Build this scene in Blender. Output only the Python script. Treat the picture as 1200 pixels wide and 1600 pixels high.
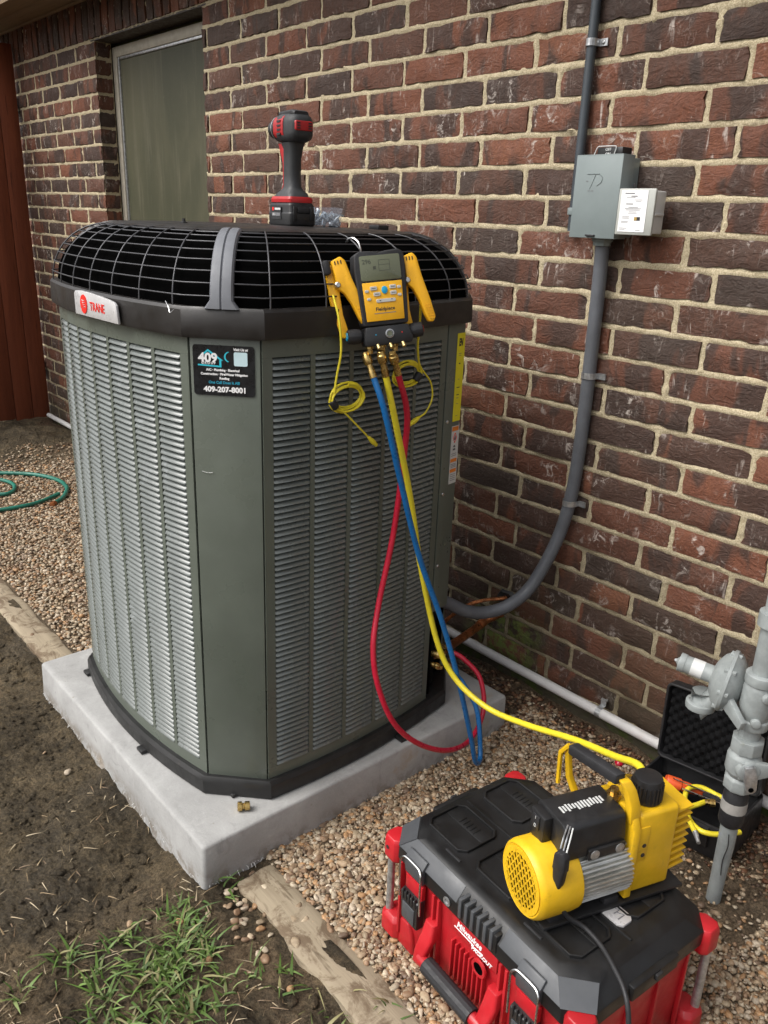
import bpy, bmesh, math, random
import numpy as np
from mathutils import Matrix, Vector
from mathutils import noise as mnoise

for o in list(bpy.data.objects):
    bpy.data.objects.remove(o)
scene = bpy.context.scene
COL = scene.collection
rnd = random.Random(7)
rng = np.random.default_rng(11)
R = math.radians

# ------------------------------------------------------------------ camera
cam_d = bpy.data.cameras.new('camera')
cam = bpy.data.objects.new('camera', cam_d)
COL.objects.link(cam)
cam_d.sensor_fit = 'HORIZONTAL'
cam_d.sensor_width = 36.0
cam_d.lens = 36.0 * 1275.66 / 1200.0
cam_d.clip_start = 0.02
cam_d.clip_end = 500
RC = np.array([[0.6510860830230376, 0.7581865377012412, 0.035214862520285245],
               [0.2788556520407816, -0.1957979824809028, -0.9401609837582703],
               [-0.7059224021226617, 0.6219455957758785, -0.3389059428165266]])
m3 = Matrix(((RC[0][0], -RC[1][0], -RC[2][0]), (RC[0][1], -RC[1][1], -RC[2][1]), (RC[0][2], -RC[1][2], -RC[2][2])))
CAMP = Vector((3.094, -1.844, 1.391))
cam.matrix_world = Matrix.Translation(CAMP) @ m3.to_4x4()
scene.camera = cam

# ------------------------------------------------------------------ sky, sun, exposure
SUN_EL, SUN_AZ = R(50), R(-110)      # azimuth of the sun, measured from +x
world = bpy.data.worlds.new('World')
scene.world = world
world.use_nodes = True
wn = world.node_tree
bg = wn.nodes['Background']
sky = wn.nodes.new('ShaderNodeTexSky')
sky.sky_type = 'NISHITA'
sky.sun_disc = False
sky.sun_elevation = SUN_EL
sky.sun_rotation = math.pi / 2 - SUN_AZ
sky.dust_density = 6.0
sky.air_density = 1.0
hs = wn.nodes.new('ShaderNodeHueSaturation')
hs.inputs['Saturation'].default_value = 0.22     # grey overcast sky
wn.links.new(sky.outputs[0], hs.inputs['Color'])
wn.links.new(hs.outputs[0], bg.inputs['Color'])
bg.inputs['Strength'].default_value = 0.15
sun_d = bpy.data.lights.new('sun', 'SUN')
sun_d.energy = 1.05
sun_d.angle = R(45)
sun_d.color = (1.0, 0.95, 0.88)
sun = bpy.data.objects.new('sun', sun_d)
COL.objects.link(sun)
sd = Vector((math.cos(SUN_EL) * math.cos(SUN_AZ), math.cos(SUN_EL) * math.sin(SUN_AZ), math.sin(SUN_EL)))
sun.rotation_euler = sd.to_track_quat('Z', 'Y').to_euler()
sun.location = (0, -4, 6)
scene.view_settings.view_transform = 'Standard'
scene.view_settings.look = 'None'
scene.view_settings.gamma = 1
scene.view_settings.exposure = 0.58

# ------------------------------------------------------------------ helpers
def tag(o, label=None, cat=None, group=None, kind=None):
    if label: o['label'] = label
    if cat: o['category'] = cat
    if group: o['group'] = group
    if kind: o['kind'] = kind
    return o

def thing(name, label, cat, M=None, group=None):
    o = bpy.data.objects.new(name, None)
    o.empty_display_size = 0.05
    COL.objects.link(o)
    if M is not None: o.matrix_world = M
    return tag(o, label, cat, group)

def frame(o, x, y, z):
    m = Matrix.Identity(4)
    for i, a in enumerate((x, y, z)):
        a = Vector(a)
        for j in range(3): m[j][i] = a[j]
    for j in range(3): m[j][3] = o[j]
    return m

def T(x, y, z, rz=0, ry=0, rx=0):
    return Matrix.Translation((x, y, z)) @ Matrix.Rotation(rz, 4, 'Z') @ Matrix.Rotation(ry, 4, 'Y') @ Matrix.Rotation(rx, 4, 'X')

def spline(pts, n=8, closed=False):
    P = [Vector(q) for q in pts]
    out = []
    N = len(P)
    rngi = range(N if closed else N - 1)
    for i in rngi:
        if closed: a, b, c, d = P[(i - 1) % N], P[i], P[(i + 1) % N], P[(i + 2) % N]
        else:
            a = P[i - 1] if i else P[0] * 2 - P[1]
            b, c = P[i], P[i + 1]
            d = P[i + 2] if i + 2 < N else P[-1] * 2 - P[-2]
        for k in range(n):
            t = k / n
            out.append(0.5 * ((2 * b) + (c - a) * t + (2 * a - 5 * b + 4 * c - d) * t * t + (3 * b - a - 3 * c + d) * t ** 3))
    if not closed: out.append(P[-1])
    return out

class MB:
    def __init__(s, M=None):
        s.v = []; s.f = []; s.M = M
    def add(s, vs, fs, M=None):
        b = len(s.v)
        for q in vs:
            q = Vector(q)
            if M is not None: q = M @ q
            if s.M is not None: q = s.M @ q
            s.v.append(q)
        s.f += [tuple(b + i for i in f) for f in fs]
        return s
    def box(s, cx, cy, cz, sx, sy, sz, M=None):
        x, y, z = sx / 2, sy / 2, sz / 2
        vs = [(cx + a * x, cy + b * y, cz + c * z) for c in (-1, 1) for b in (-1, 1) for a in (-1, 1)]
        return s.add(vs, [(0, 2, 3, 1), (4, 5, 7, 6), (0, 1, 5, 4), (2, 6, 7, 3), (0, 4, 6, 2), (1, 3, 7, 5)], M)
    def bx(s, x0, x1, y0, y1, z0, z1, M=None):
        return s.box((x0 + x1) / 2, (y0 + y1) / 2, (z0 + z1) / 2, x1 - x0, y1 - y0, z1 - z0, M)
    def loft(s, rings, cap=True, closed=True, M=None):
        assert len({len(r_) for r_ in rings}) == 1
        n = len(rings[0]); vs = [q for r in rings for q in r]; fs = []
        for i in range(len(rings) - 1):
            for j in range(n if closed else n - 1):
                k = (j + 1) % n
                fs.append((i * n + j, i * n + k, (i + 1) * n + k, (i + 1) * n + j))
        if cap:
            fs.append(tuple(range(n - 1, -1, -1)))
            fs.append(tuple((len(rings) - 1) * n + j for j in range(n)))
        return s.add(vs, fs, M)
    def prism(s, poly, z0, z1, M=None):
        return s.loft([[(x, y, z0) for x, y in poly], [(x, y, z1) for x, y in poly]], M=M)
    def tube(s, pts, r, n=8, closed=False, cap=True, M=None):
        P = [Vector(q) for q in pts]
        rs = r if isinstance(r, (list, tuple)) else [r] * len(P)
        up = None; rings = []
        for i, q in enumerate(P):
            if closed: t = P[(i + 1) % len(P)] - P[i - 1]
            else: t = P[min(i + 1, len(P) - 1)] - P[max(i - 1, 0)]
            if t.length < 1e-9: t = Vector((0, 0, 1))
            t.normalize()
            if up is None:
                up = Vector((0, 0, 1)) if abs(t.z) < .9 else Vector((1, 0, 0))
            a = (up - t * up.dot(t)).normalized(); b = t.cross(a); up = a
            rings.append([q + (a * math.cos(2 * math.pi * k / n) + b * math.sin(2 * math.pi * k / n)) * rs[i] for k in range(n)])
        if closed: rings.append(rings[0])
        return s.loft(rings, cap=cap and not closed, M=M)
    def cyl(s, p0, p1, r0, r1=None, n=16, M=None):
        return s.tube([p0, p1], [r0, r0 if r1 is None else r1], n, M=M)
    def lathe(s, prof, p0, axis, n=20, M=None):
        """prof = [(distance along axis, radius)]"""
        a = Vector(axis).normalized(); p0 = Vector(p0)
        return s.tube_axis([(p0 + a * d, r) for d, r in prof], a, n, M)
    def tube_axis(s, pr, a, n, M=None):
        up = Vector((0, 0, 1)) if abs(a.z) < .9 else Vector((1, 0, 0))
        u = (up - a * up.dot(a)).normalized(); w = a.cross(u)
        return s.loft([[q + (u * math.cos(2 * math.pi * k / n) + w * math.sin(2 * math.pi * k / n)) * max(r, 1e-5) for k in range(n)] for q, r in pr], M=M)
    def grid(s, fn, nu, nv, M=None):
        vs = [fn(i / nu, j / nv) for j in range(nv + 1) for i in range(nu + 1)]
        fs = [(j * (nu + 1) + i, j * (nu + 1) + i + 1, (j + 1) * (nu + 1) + i + 1, (j + 1) * (nu + 1) + i) for j in range(nv) for i in range(nu)]
        return s.add(vs, fs, M)
    def mesh(s, name, bevel=0, seg=2, smooth=True, angle=35, fix=True):
        me = bpy.data.meshes.new(name)
        me.from_pydata([tuple(q) for q in s.v], [], s.f)
        if bevel or fix:
            bm = bmesh.new(); bm.from_mesh(me)
            if fix: bmesh.ops.recalc_face_normals(bm, faces=bm.faces)
            if bevel:
                ed = [e for e in bm.edges if len(e.link_faces) == 2 and e.calc_face_angle(0) > R(28)]
                bmesh.ops.bevel(bm, geom=ed, offset=bevel, offset_type='OFFSET', segments=seg, affect='EDGES', profile=.5, clamp_overlap=True)
            bm.to_mesh(me); bm.free()
        me.validate(); me.update()
        if smooth:
            me.polygons.foreach_set('use_smooth', [True] * len(me.polygons))
            me.set_sharp_from_angle(angle=R(angle))
        me.update()
        return me
    def build(s, name, mat, parent=None, bevel=0, seg=2, smooth=True, angle=35, fix=True, M=None, label=None):
        me = s.mesh(name, bevel, seg, smooth, angle, fix)
        me.materials.append(mat)
        o = bpy.data.objects.new(name, me)
        COL.objects.link(o)
        if parent is not None: o.parent = parent
        if M is not None: o.matrix_basis = M
        if label: o['label'] = label
        return o

def inst(name, me, parent, M):
    o = bpy.data.objects.new(name, me)
    COL.objects.link(o)
    o.parent = parent
    o.matrix_basis = M
    return o

def text(body, size, mat, parent, M, name='lettering', bold=0.0, width=1.0, align='CENTER', depth=0.0004, shear=0):
    cu = bpy.data.curves.new('txt', 'FONT')
    cu.body = body; cu.size = size; cu.align_x = align; cu.align_y = 'CENTER'
    cu.offset = bold; cu.extrude = depth; cu.shear = shear; cu.resolution_u = 3
    tmp = bpy.data.objects.new('txt', cu)
    COL.objects.link(tmp)
    dg = bpy.context.evaluated_depsgraph_get()
    me = bpy.data.meshes.new_from_object(tmp.evaluated_get(dg))
    bpy.data.objects.remove(tmp); bpy.data.curves.remove(cu)
    if width != 1.0: me.transform(Matrix.Diagonal((width, 1, 1, 1)))
    me.name = name
    me.materials.clear(); me.materials.append(mat)
    o = bpy.data.objects.new(name, me); COL.objects.link(o)
    o.parent = parent; o.matrix_basis = M
    return o

def rrect(w, h, r, n=4, cx=0, cy=0):
    out = []
    for sx, sy, a0 in ((1, 1, 0), (-1, 1, 90), (-1, -1, 180), (1, -1, 270)):
        for k in range(n + 1):
            a = R(a0 + 90 * k / n)
            out.append((cx + sx * (w / 2 - r) + r * math.cos(a), cy + sy * (h / 2 - r) + r * math.sin(a)))
    return out

# ------------------------------------------------------------------ materials
def nd(nt, typ, **kw):
    n = nt.nodes.new(typ)
    for k, v in kw.items():
        if hasattr(n, k) and k not in n.inputs: setattr(n, k, v)
        else: n.inputs[k].default_value = v
    return n

class NT:
    """tiny node-graph helper"""
    def __init__(s, name):
        s.m = bpy.data.materials.new(name); s.m.use_nodes = True
        s.nt = s.m.node_tree; s.b = s.nt.nodes['Principled BSDF']
        s.pos = s.nt.nodes.new('ShaderNodeNewGeometry').outputs['Position']
    def L(s, a, b): s.nt.links.new(a, b)
    def put(s, sock, val):
        if hasattr(val, 'default_value') or hasattr(val, 'is_linked'): s.L(val, sock)
        else: sock.default_value = val
    def math(s, op, a, b=0.0, c=0.0, clamp=False):
        n = s.nt.nodes.new('ShaderNodeMath'); n.operation = op; n.use_clamp = clamp
        for i, v in enumerate((a, b, c)): s.put(n.inputs[i], v)
        return n.outputs[0]
    def vmul(s, v, xyz):
        n = s.nt.nodes.new('ShaderNodeVectorMath'); n.operation = 'MULTIPLY'
        s.put(n.inputs[0], v); n.inputs[1].default_value = xyz
        return n.outputs[0]
    def vadd(s, a, b):
        n = s.nt.nodes.new('ShaderNodeVectorMath'); n.operation = 'ADD'
        s.put(n.inputs[0], a); s.put(n.inputs[1], b)
        return n.outputs[0]
    def noise(s, scale, detail=4, rough=.6, dist=0, vec=None, out=0):
        n = s.nt.nodes.new('ShaderNodeTexNoise')
        n.inputs['Scale'].default_value = scale; n.inputs['Detail'].default_value = detail
        n.inputs['Roughness'].default_value = rough; n.inputs['Distortion'].default_value = dist
        s.L(vec if vec is not None else s.pos, n.inputs['Vector'])
        return n.outputs[out]
    def smooth(s, v, a, b, lo=0.0, hi=1.0):
        n = s.nt.nodes.new('ShaderNodeMapRange'); n.interpolation_type = 'SMOOTHSTEP'
        s.put(n.inputs[0], v); n.inputs[1].default_value = a; n.inputs[2].default_value = b
        n.inputs[3].default_value = lo; n.inputs[4].default_value = hi
        return n.outputs[0]
    def mix(s, f, a, b, blend='MIX'):
        n = s.nt.nodes.new('ShaderNodeMix'); n.data_type = 'RGBA'; n.blend_type = blend
        s.put(n.inputs[0], f)
        for sock, v in ((n.inputs[6], a), (n.inputs[7], b)):
            if isinstance(v, tuple): sock.default_value = (*v, 1) if len(v) == 3 else v
            else: s.L(v, sock)
        return n.outputs[2]
    def ramp(s, v, stops):
        n = s.nt.nodes.new('ShaderNodeValToRGB'); s.put(n.inputs[0], v)
        e = n.color_ramp.elements
        while len(e) < len(stops): e.new(.5)
        for i, (p_, c) in enumerate(stops):
            e[i].position = p_; e[i].color = (*c, 1)
        return n.outputs[0]
    def bump(s, h, strength=.5, dist=.002, prev=None):
        n = s.nt.nodes.new('ShaderNodeBump'); n.inputs['Strength'].default_value = strength
        n.inputs['Distance'].default_value = dist; s.L(h, n.inputs['Height'])
        if prev is not None: s.L(prev, n.inputs['Normal'])
        return n.outputs[0]
    def done(s, col=None, rough=None, normal=None, metal=None, spec=None):
        if col is not None: s.put(s.b.inputs['Base Color'], (*col, 1) if isinstance(col, tuple) and len(col) == 3 else col)
        if rough is not None: s.put(s.b.inputs['Roughness'], rough)
        if metal is not None: s.put(s.b.inputs['Metallic'], metal)
        if spec is not None: s.put(s.b.inputs['Specular IOR Level'], spec)
        if normal is not None: s.L(normal, s.b.inputs['Normal'])
        return s.m

def pmat(name, col, rough=.45, metal=0, var=.2, vs=25, bump=0, bs=300, dirt=None, dirt_amt=.0, ds=18, spec=.5, rvar=.12, extra=None):
    """painted / moulded surface: colour variation, uneven gloss, fine relief, patchy dirt"""
    g = NT(name)
    n1 = g.noise(vs, 5, .65)
    k = g.smooth(n1, .3, .7, 1 - var, 1 + var)
    c = g.mix(1.0, col, k, 'MULTIPLY')
    if dirt is not None:
        d = g.noise(ds, 8, .72, .6)
        f = g.smooth(d, .62 - .25 * dirt_amt, .80 - .2 * dirt_amt, 0, min(1, .35 + dirt_amt))
        c = g.mix(f, c, dirt)
        rr = g.math('ADD', g.smooth(g.noise(vs * 2.3, 4), .3, .7, rough - rvar, rough + rvar), g.math('MULTIPLY', f, .25), clamp=True)
    else:
        rr = g.smooth(g.noise(vs * 2.3, 4), .3, .7, max(.03, rough - rvar), min(1, rough + rvar))
    nrm = g.bump(g.noise(bs, 3), bump, .001) if bump else None
    return g.done(c, rr, nrm, metal, spec)

M = {}
M['unit_paint'] = pmat('unit_paint', (.104, .119, .098), .36, var=.10, vs=4, dirt=(.17, .165, .14), dirt_amt=.04, ds=30, bump=.05, bs=500)
M['louver'] = pmat('louver', (.135, .150, .140), .24, var=.06, vs=8, spec=.9)
M['louver_glare'] = pmat('louver_glare', (.135, .149, .142), .24, var=.06, vs=8, dirt=(.45, .48, .5), dirt_amt=.0, ds=5, spec=.75, rvar=.07)  # pale patches paint sky glare into the left louvers' colour
M['band_black'] = pmat('band_black', (.018, .016, .015), .42, var=.25, vs=10, dirt=(.10, .085, .075), dirt_amt=.03, ds=14, bump=.12, bs=900)
M['post_grey'] = pmat('post_grey', (.145, .152, .168), .48, var=.12, vs=14, bump=.12, bs=900)
M['pan_black'] = pmat('pan_black', (.012, .012, .012), .5, var=.3, vs=12, dirt=(.12, .10, .08), dirt_amt=.05, ds=20)
M['wire'] = pmat('wire', (.075, .075, .08), .38, metal=.5, var=.1)
M['void'] = pmat('void', (.002, .002, .002), .9, var=.1, spec=0.0)  # near-black without gloss: darkness of interiors and openings as a colour
M['coil'] = pmat('coil', (.008, .008, .008), .8, var=.3, spec=.1)
M['black_plastic'] = pmat('black_plastic', (.014, .014, .015), .42, var=.2, dirt=(.10, .09, .08), dirt_amt=.02, ds=30, bump=.1, bs=700)
M['black_rubber'] = pmat('black_rubber', (.016, .016, .018), .62, var=.2, dirt=(.09, .085, .08), dirt_amt=.04, ds=40, bump=.15, bs=900)
M['dark_grip'] = pmat('dark_grip', (.028, .030, .032), .55, var=.15, bump=.2, bs=900)
M['gauge_yellow'] = pmat('gauge_yellow', (.84, .43, .012), .38, var=.08, dirt=(.30, .16, .03), dirt_amt=.0, ds=50)
M['pump_yellow'] = pmat('pump_yellow', (.70, .42, .012), .42, var=.12, vs=12, dirt=(.17, .105, .025), dirt_amt=.12, ds=20, bump=.08, bs=400)
M['hose_yellow'] = pmat('hose_yellow', (.72, .60, .03), .42, var=.08, dirt=(.4, .33, .08), dirt_amt=.03, ds=60)
M['hose_blue'] = pmat('hose_blue', (.006, .115, .33), .32, var=.1, dirt=(.05, .12, .25), dirt_amt=.02, ds=60)
M['hose_red'] = pmat('hose_red', (.48, .010, .035), .36, var=.1, dirt=(.4, .05, .07), dirt_amt=.02, ds=60)
M['hose_green'] = pmat('hose_green', (.015, .14, .10), .45, var=.15, dirt=(.16, .2, .15), dirt_amt=.06, ds=40)
M['brass'] = pmat('brass', (.52, .36, .13), .28, metal=1, var=.2, vs=60)
M['brass_dull'] = pmat('brass_dull', (.42, .32, .14), .5, metal=.9, var=.2, vs=60)
M['copper'] = pmat('copper', (.42, .155, .06), .36, metal=.8, var=.45, vs=30, dirt=(.10, .045, .02), dirt_amt=.15, ds=25)
M['steel'] = pmat('steel', (.52, .52, .52), .3, metal=1, var=.12, vs=40)
M['dull_alu'] = pmat('dull_alu', (.60, .60, .57), .42, metal=.85, var=.12, vs=30, dirt=(.25, .21, .15), dirt_amt=.05, ds=30)
M['galv'] = pmat('galv', (.45, .46, .47), .4, metal=.8, var=.25, vs=80)
M['box_grey'] = pmat('box_grey', (.19, .225, .225), .42, var=.06, vs=8, dirt=(.30, .30, .28), dirt_amt=.02, ds=9, bump=.08, bs=500)
M['gas_grey'] = pmat('gas_grey', (.24, .262, .260), .5, var=.18, vs=20, dirt=(.17, .165, .09), dirt_amt=.16, ds=22, bump=.25, bs=260)
M['conduit'] = pmat('conduit', (.105, .112, .125), .42, var=.12, vs=20, dirt=(.15, .14, .13), dirt_amt=.02, ds=20)
M['conduit_dark'] = pmat('conduit_dark', (.042, .052, .062), .45, var=.15, vs=20)
M['red_plastic'] = pmat('red_plastic', (.40, .012, .018), .42, var=.14, vs=9, dirt=(.24, .085, .065), dirt_amt=.14, ds=24, bump=.1, bs=600)
M['drill_red'] = pmat('drill_red', (.38, .014, .016), .42, var=.12)
M['lid_black'] = pmat('lid_black', (.0085, .0085, .009), .42, var=.3, vs=8, dirt=(.065, .06, .054), dirt_amt=.12, ds=16, bump=.14, bs=700)
M['lid_grey'] = pmat('lid_grey', (.060, .064, .070), .45, var=.12, vs=10, dirt=(.12, .115, .11), dirt_amt=.06, ds=16, bump=.1, bs=700)
M['white_paint'] = pmat('white_paint', (.80, .80, .80), .5, var=.03)
M['white_label'] = pmat('white_label', (.56, .57, .56), .42, var=.04)
M['ink'] = pmat('ink', (.02, .02, .022), .5, var=.05)
M['ink_grey'] = pmat('ink_grey', (.16, .16, .17), .5, var=.05)
M['sticker_black'] = pmat('sticker_black', (.008, .009, .011), .3, var=.1)
M['cyan'] = pmat('cyan', (.035, .50, .62), .4, var=.04)
M['cyan_dim'] = pmat('cyan_dim', (.02, .25, .36), .4, var=.04)
M['pale_blue'] = pmat('pale_blue', (.55, .72, .76), .4, var=.04)
M['blue_button'] = pmat('blue_button', (.01, .33, .58), .35, var=.04)
M['button_grey'] = pmat('button_grey', (.50, .50, .47), .45, var=.04)
M['badge_silver'] = pmat('badge_silver', (.55, .54, .54), .38, metal=.25, var=.06, vs=40)
M['logo_red'] = pmat('logo_red', (.68, .020, .012), .4, var=.05)
M['label_yellow'] = pmat('label_yellow', (.74, .66, .02), .5, var=.05)
M['label_orange'] = pmat('label_orange', (.70, .20, .02), .5, var=.05)
M['orange'] = pmat('orange', (.70, .10, .025), .4, var=.08)
M['pvc'] = pmat('pvc', (.52, .51, .50), .45, var=.08, vs=10, dirt=(.55, .26, .17), dirt_amt=.12, ds=4)
M['fan_void'] = M['void']
M['lcd'] = pmat('lcd', (.125, .135, .085), .18, var=.06, vs=12)
M['lcd_ink'] = pmat('lcd_ink', (.06, .065, .045), .4, var=.05)
M['tape'] = pmat('tape', (.30, .29, .27), .6, var=.15)
M['foam'] = pmat('foam', (.006, .006, .0065), .95, var=.3, spec=.1)
M['red_ball'] = pmat('red_ball', (.45, .01, .03), .2, var=.05)
M['fiber'] = pmat('fiber', (.62, .62, .6), .6, var=.05)

# ------------------------------------------------------------------ brick, mortar, soil, concrete, wood materials
L_BR, H_BR, Z0 = .254, .07732, 1.9208            # brick pitch, course height, bed joint B0
JT = .0124                                        # joint width
OFF_EVEN = .33 * L_BR

def brick_material(name, mode):
    g = NT(name)
    sep = g.nt.nodes.new('ShaderNodeSeparateXYZ'); g.L(g.pos, sep.inputs[0])
    x, y, z = sep.outputs
    if mode == 'run':
        row = g.math('FLOOR', g.math('DIVIDE', g.math('SUBTRACT', z, Z0 % H_BR), H_BR))
        par = g.math('MODULO', g.math('ADD', row, 100), 2.0)
        k0 = int(math.floor((Z0 - .5 * H_BR - (Z0 % H_BR)) / H_BR))   # row just below B0 has k=0 (even)
        even = par if (k0 % 2 == 1) else g.math('SUBTRACT', 1.0, par)
        col = g.math('FLOOR', g.math('DIVIDE', g.math('SUBTRACT', x, g.math('MULTIPLY', even, OFF_EVEN)), L_BR))
    else:
        row = g.math('FLOOR', g.math('MULTIPLY', z, 3.0))
        col = g.math('FLOOR', g.math('DIVIDE', x, .0773))
    cmb = g.nt.nodes.new('ShaderNodeCombineXYZ'); g.L(row, cmb.inputs[0]); g.L(col, cmb.inputs[1])
    wn_ = g.nt.nodes.new('ShaderNodeTexWhiteNoise'); wn_.noise_dimensions = '3D'; g.L(cmb.outputs[0], wn_.inputs['Vector'])
    sc = g.nt.nodes.new('ShaderNodeSeparateColor'); g.L(wn_.outputs['Color'], sc.inputs[0])
    r1, r2, r3 = sc.outputs
    off = g.nt.nodes.new('ShaderNodeVectorMath'); off.operation = 'SCALE'
    g.L(wn_.outputs['Color'], off.inputs[0]); off.inputs['Scale'].default_value = 30.0
    P = g.vadd(g.pos, off.outputs[0])
    stretch = g.vmul(P, (1.0, 1.0, .35)) if mode == 'run' else g.vmul(P, (.7, .7, .5))
    n_big = g.noise(9, 3, .55, .8, stretch)
    n_mid = g.noise(38, 6, .65, .9, g.vmul(P, (1, 1, .5)))
    n_fin = g.noise(220, 5, .7, 0, P)
    v = g.math('ADD', g.math('MULTIPLY', r1, .55), g.math('MULTIPLY', n_mid, .45))
    base = g.ramp(v, [(.12, (.062, .034, .024)), (.40, (.108, .045, .028)), (.66, (.148, .056, .032)), (.95, (.210, .086, .044))])
    # flashed, nearly black patches with soft vertical edges
    thr = g.math('MULTIPLY', r2, .22)
    dark = g.smooth(g.math('ADD', n_big, thr), .56, .66)
    base = g.mix(g.math('MULTIPLY', dark, .80), base, (.040, .028, .023))
    whole = g.smooth(r3, .80, .86)
    base = g.mix(g.math('MULTIPLY', whole, .5), base, (.052, .038, .030))
    base = g.mix(1.0, base, g.smooth(n_fin, .25, .75, .72, 1.28), 'MULTIPLY')
    # lime and mortar smears: thin worm-like drags plus broad milky patches
    ridge = g.math('ABSOLUTE', g.math('SUBTRACT', g.noise(24, 3, .5, 1.6, g.vmul(P, (1.2, 1, .7))), .5))
    worm = g.math('MULTIPLY', g.smooth(ridge, .030, .004), g.smooth(g.noise(16, 2, .5, 0, P), .53, .64))
    broad = g.math('MULTIPLY', g.smooth(g.noise(30, 6, .7, 1.2, P), .53, .66), g.smooth(g.noise(6.0, 2, .5, 0, P), .54, .66))
    spat = g.smooth(g.noise(130, 2, .5, 0, P), .745, .79)
    drag = g.math('MULTIPLY', g.smooth(g.noise(70, 4, .6, .6, g.vmul(P, (1.0, 1, .16))), .60, .74), g.smooth(g.noise(9, 3, .6, .4, P), .46, .60))
    sm = g.math('MAXIMUM', g.math('MULTIPLY', worm, .16), g.math('MULTIPLY', broad, .80))
    sm = g.math('MAXIMUM', sm, g.math('MULTIPLY', drag, .72))
    sm = g.math('MAXIMUM', sm, g.math('MULTIPLY', spat, .55))
    base = g.mix(sm, base, (.52, .46, .41))
    # damp, mossy foot of the wall
    wet = g.math('MULTIPLY', g.smooth(z, .62, .02), g.smooth(g.noise(4, 5, .6), .32, .62))
    base = g.mix(g.math('MULTIPLY', wet, .75), base, (.040, .034, .020))
    mx = g.math('MULTIPLY', g.smooth(g.math('ABSOLUTE', g.math('SUBTRACT', x, 1.60)), .20, .04), g.smooth(z, .27, .19))
    moss = g.math('MULTIPLY', mx, g.smooth(g.noise(26, 5, .7), .42, .56))
    base = g.mix(g.math('MULTIPLY', moss, .95), base, (.13, .17, .04))
    wr = g.noise(30, 5, .62, 2.2, g.vmul(P, (.8, 1, 1.5)))
    b1 = g.bump(wr, .9, .006)
    b2 = g.bump(n_fin, .55, .0016, b1)
    pits = g.smooth(g.noise(120, 2, .5, 0, P), .34, .24)
    b3 = g.bump(pits, -.5, .003, b2)
    return g.done(base, g.smooth(n_mid, .3, .7, .62, .85), b3, 0, .35)
M['brick'] = brick_material('brick', 'run')
M['brick_soldier'] = brick_material('brick_soldier', 'soldier')

g = NT('mortar')
zc = g.nt.nodes.new('ShaderNodeSeparateXYZ'); g.L(g.pos, zc.inputs[0])
c = g.mix(g.noise(60, 6, .7), (.45, .38, .25), (.65, .57, .405))
c = g.mix(g.smooth(g.noise(300, 3, .75), .40, .60), c, g.mix(1.0, c, (.66, .63, .58), 'MULTIPLY'))
c = g.mix(g.math('MULTIPLY', g.smooth(zc.outputs[2], .95, .0), g.smooth(g.noise(5, 6, .7), .3, .6, .25, .85)), c, (.13, .105, .065))
c = g.mix(g.math('MULTIPLY', g.smooth(g.noise(9, 4), .6, .72), .25), c, (.25, .19, .12))
b1 = g.bump(g.noise(70, 5, .7), .8, .006)
M['mortar'] = g.done(c, .9, g.bump(g.noise(420, 3, .7), .7, .0018, b1), 0, .2)

g = NT('foundation')
c = g.mix(g.noise(14, 6, .7), (.045, .040, .026), (.10, .085, .06))
c = g.mix(g.smooth(g.noise(9, 6, .72, .5), .46, .60), c, (.060, .075, .020))
M['foundation'] = g.done(c, .95, g.bump(g.noise(60, 6, .7), .9, .008), 0, .2)

g = NT('concrete')
c = g.mix(g.smooth(g.noise(5, 8, .70, .5), .30, .70), (.285, .283, .276), (.385, .383, .374))
c = g.mix(g.smooth(g.noise(22, 8, .75, .8), .55, .75, 0, .45), c, (.47, .467, .455))
c = g.mix(g.math('MULTIPLY', g.smooth(g.noise(5.0, 6, .68), .57, .70), .6), c, (.34, .27, .19))
c = g.mix(1.0, c, g.smooth(g.noise(260, 4, .7), .25, .75, .95, 1.05), 'MULTIPLY')
c = g.mix(g.smooth(g.noise(16, 6, .6, 1.4), .55, .75, 0, .7), c, (.22, .217, .21))
b1 = g.bump(g.noise(22, 6, .65), .35, .005)
zz_ = g.nt.nodes.new('ShaderNodeSeparateXYZ'); g.L(g.pos, zz_.inputs[0])
mud = g.math('MULTIPLY', g.smooth(zz_.outputs[2], .055, .0), g.smooth(g.noise(18, 7, .72, .5), .42, .60))
c = g.mix(g.math('MULTIPLY', mud, .75), c, (.13, .10, .068))
spl = g.smooth(g.noise(70, 3, .6), .70, .76, 0, .55)
c = g.mix(spl, c, (.17, .14, .10))
M['concrete'] = g.done(c, .78, g.bump(g.noise(300, 4, .7), .18, .0010, b1), 0, .35)

g = NT('soil')
sp = g.nt.nodes.new('ShaderNodeSeparateXYZ'); g.L(g.pos, sp.inputs[0])
n1 = g.noise(5, 7, .68, .5); n2 = g.noise(32, 8, .72, .4)
c = g.mix(g.smooth(n1, .33, .66), (.050, .039, .024), (.112, .088, .055))
c = g.mix(g.smooth(n2, .35, .68), c, g.mix(1.0, c, (1.7, 1.62, 1.5), 'MULTIPLY'))
sandy = g.math('MULTIPLY', g.smooth(sp.outputs[0], 1.55, 2.1), g.smooth(n1, .38, .62))
c = g.mix(g.math('MULTIPLY', sandy, .55), c, (.20, .132, .075))
bed = g.math('MULTIPLY', g.smooth(sp.outputs[1], -1.06, -1.02), g.smooth(sp.outputs[0], -1.9, -1.4))
c = g.mix(g.math('MULTIPLY', bed, .8), c, g.mix(n2, (.15, .105, .065), (.27, .20, .13)))
red = g.math('MULTIPLY', g.smooth(sp.outputs[1], -.32, -.06), g.smooth(g.noise(8, 5), .45, .6))
c = g.mix(g.math('MULTIPLY', red, .6), c, (.085, .038, .020))
damp = g.smooth(g.noise(2.4, 4, .6), .50, .66)
c = g.mix(g.math('MULTIPLY', damp, .45), c, (.034, .027, .018))
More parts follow.
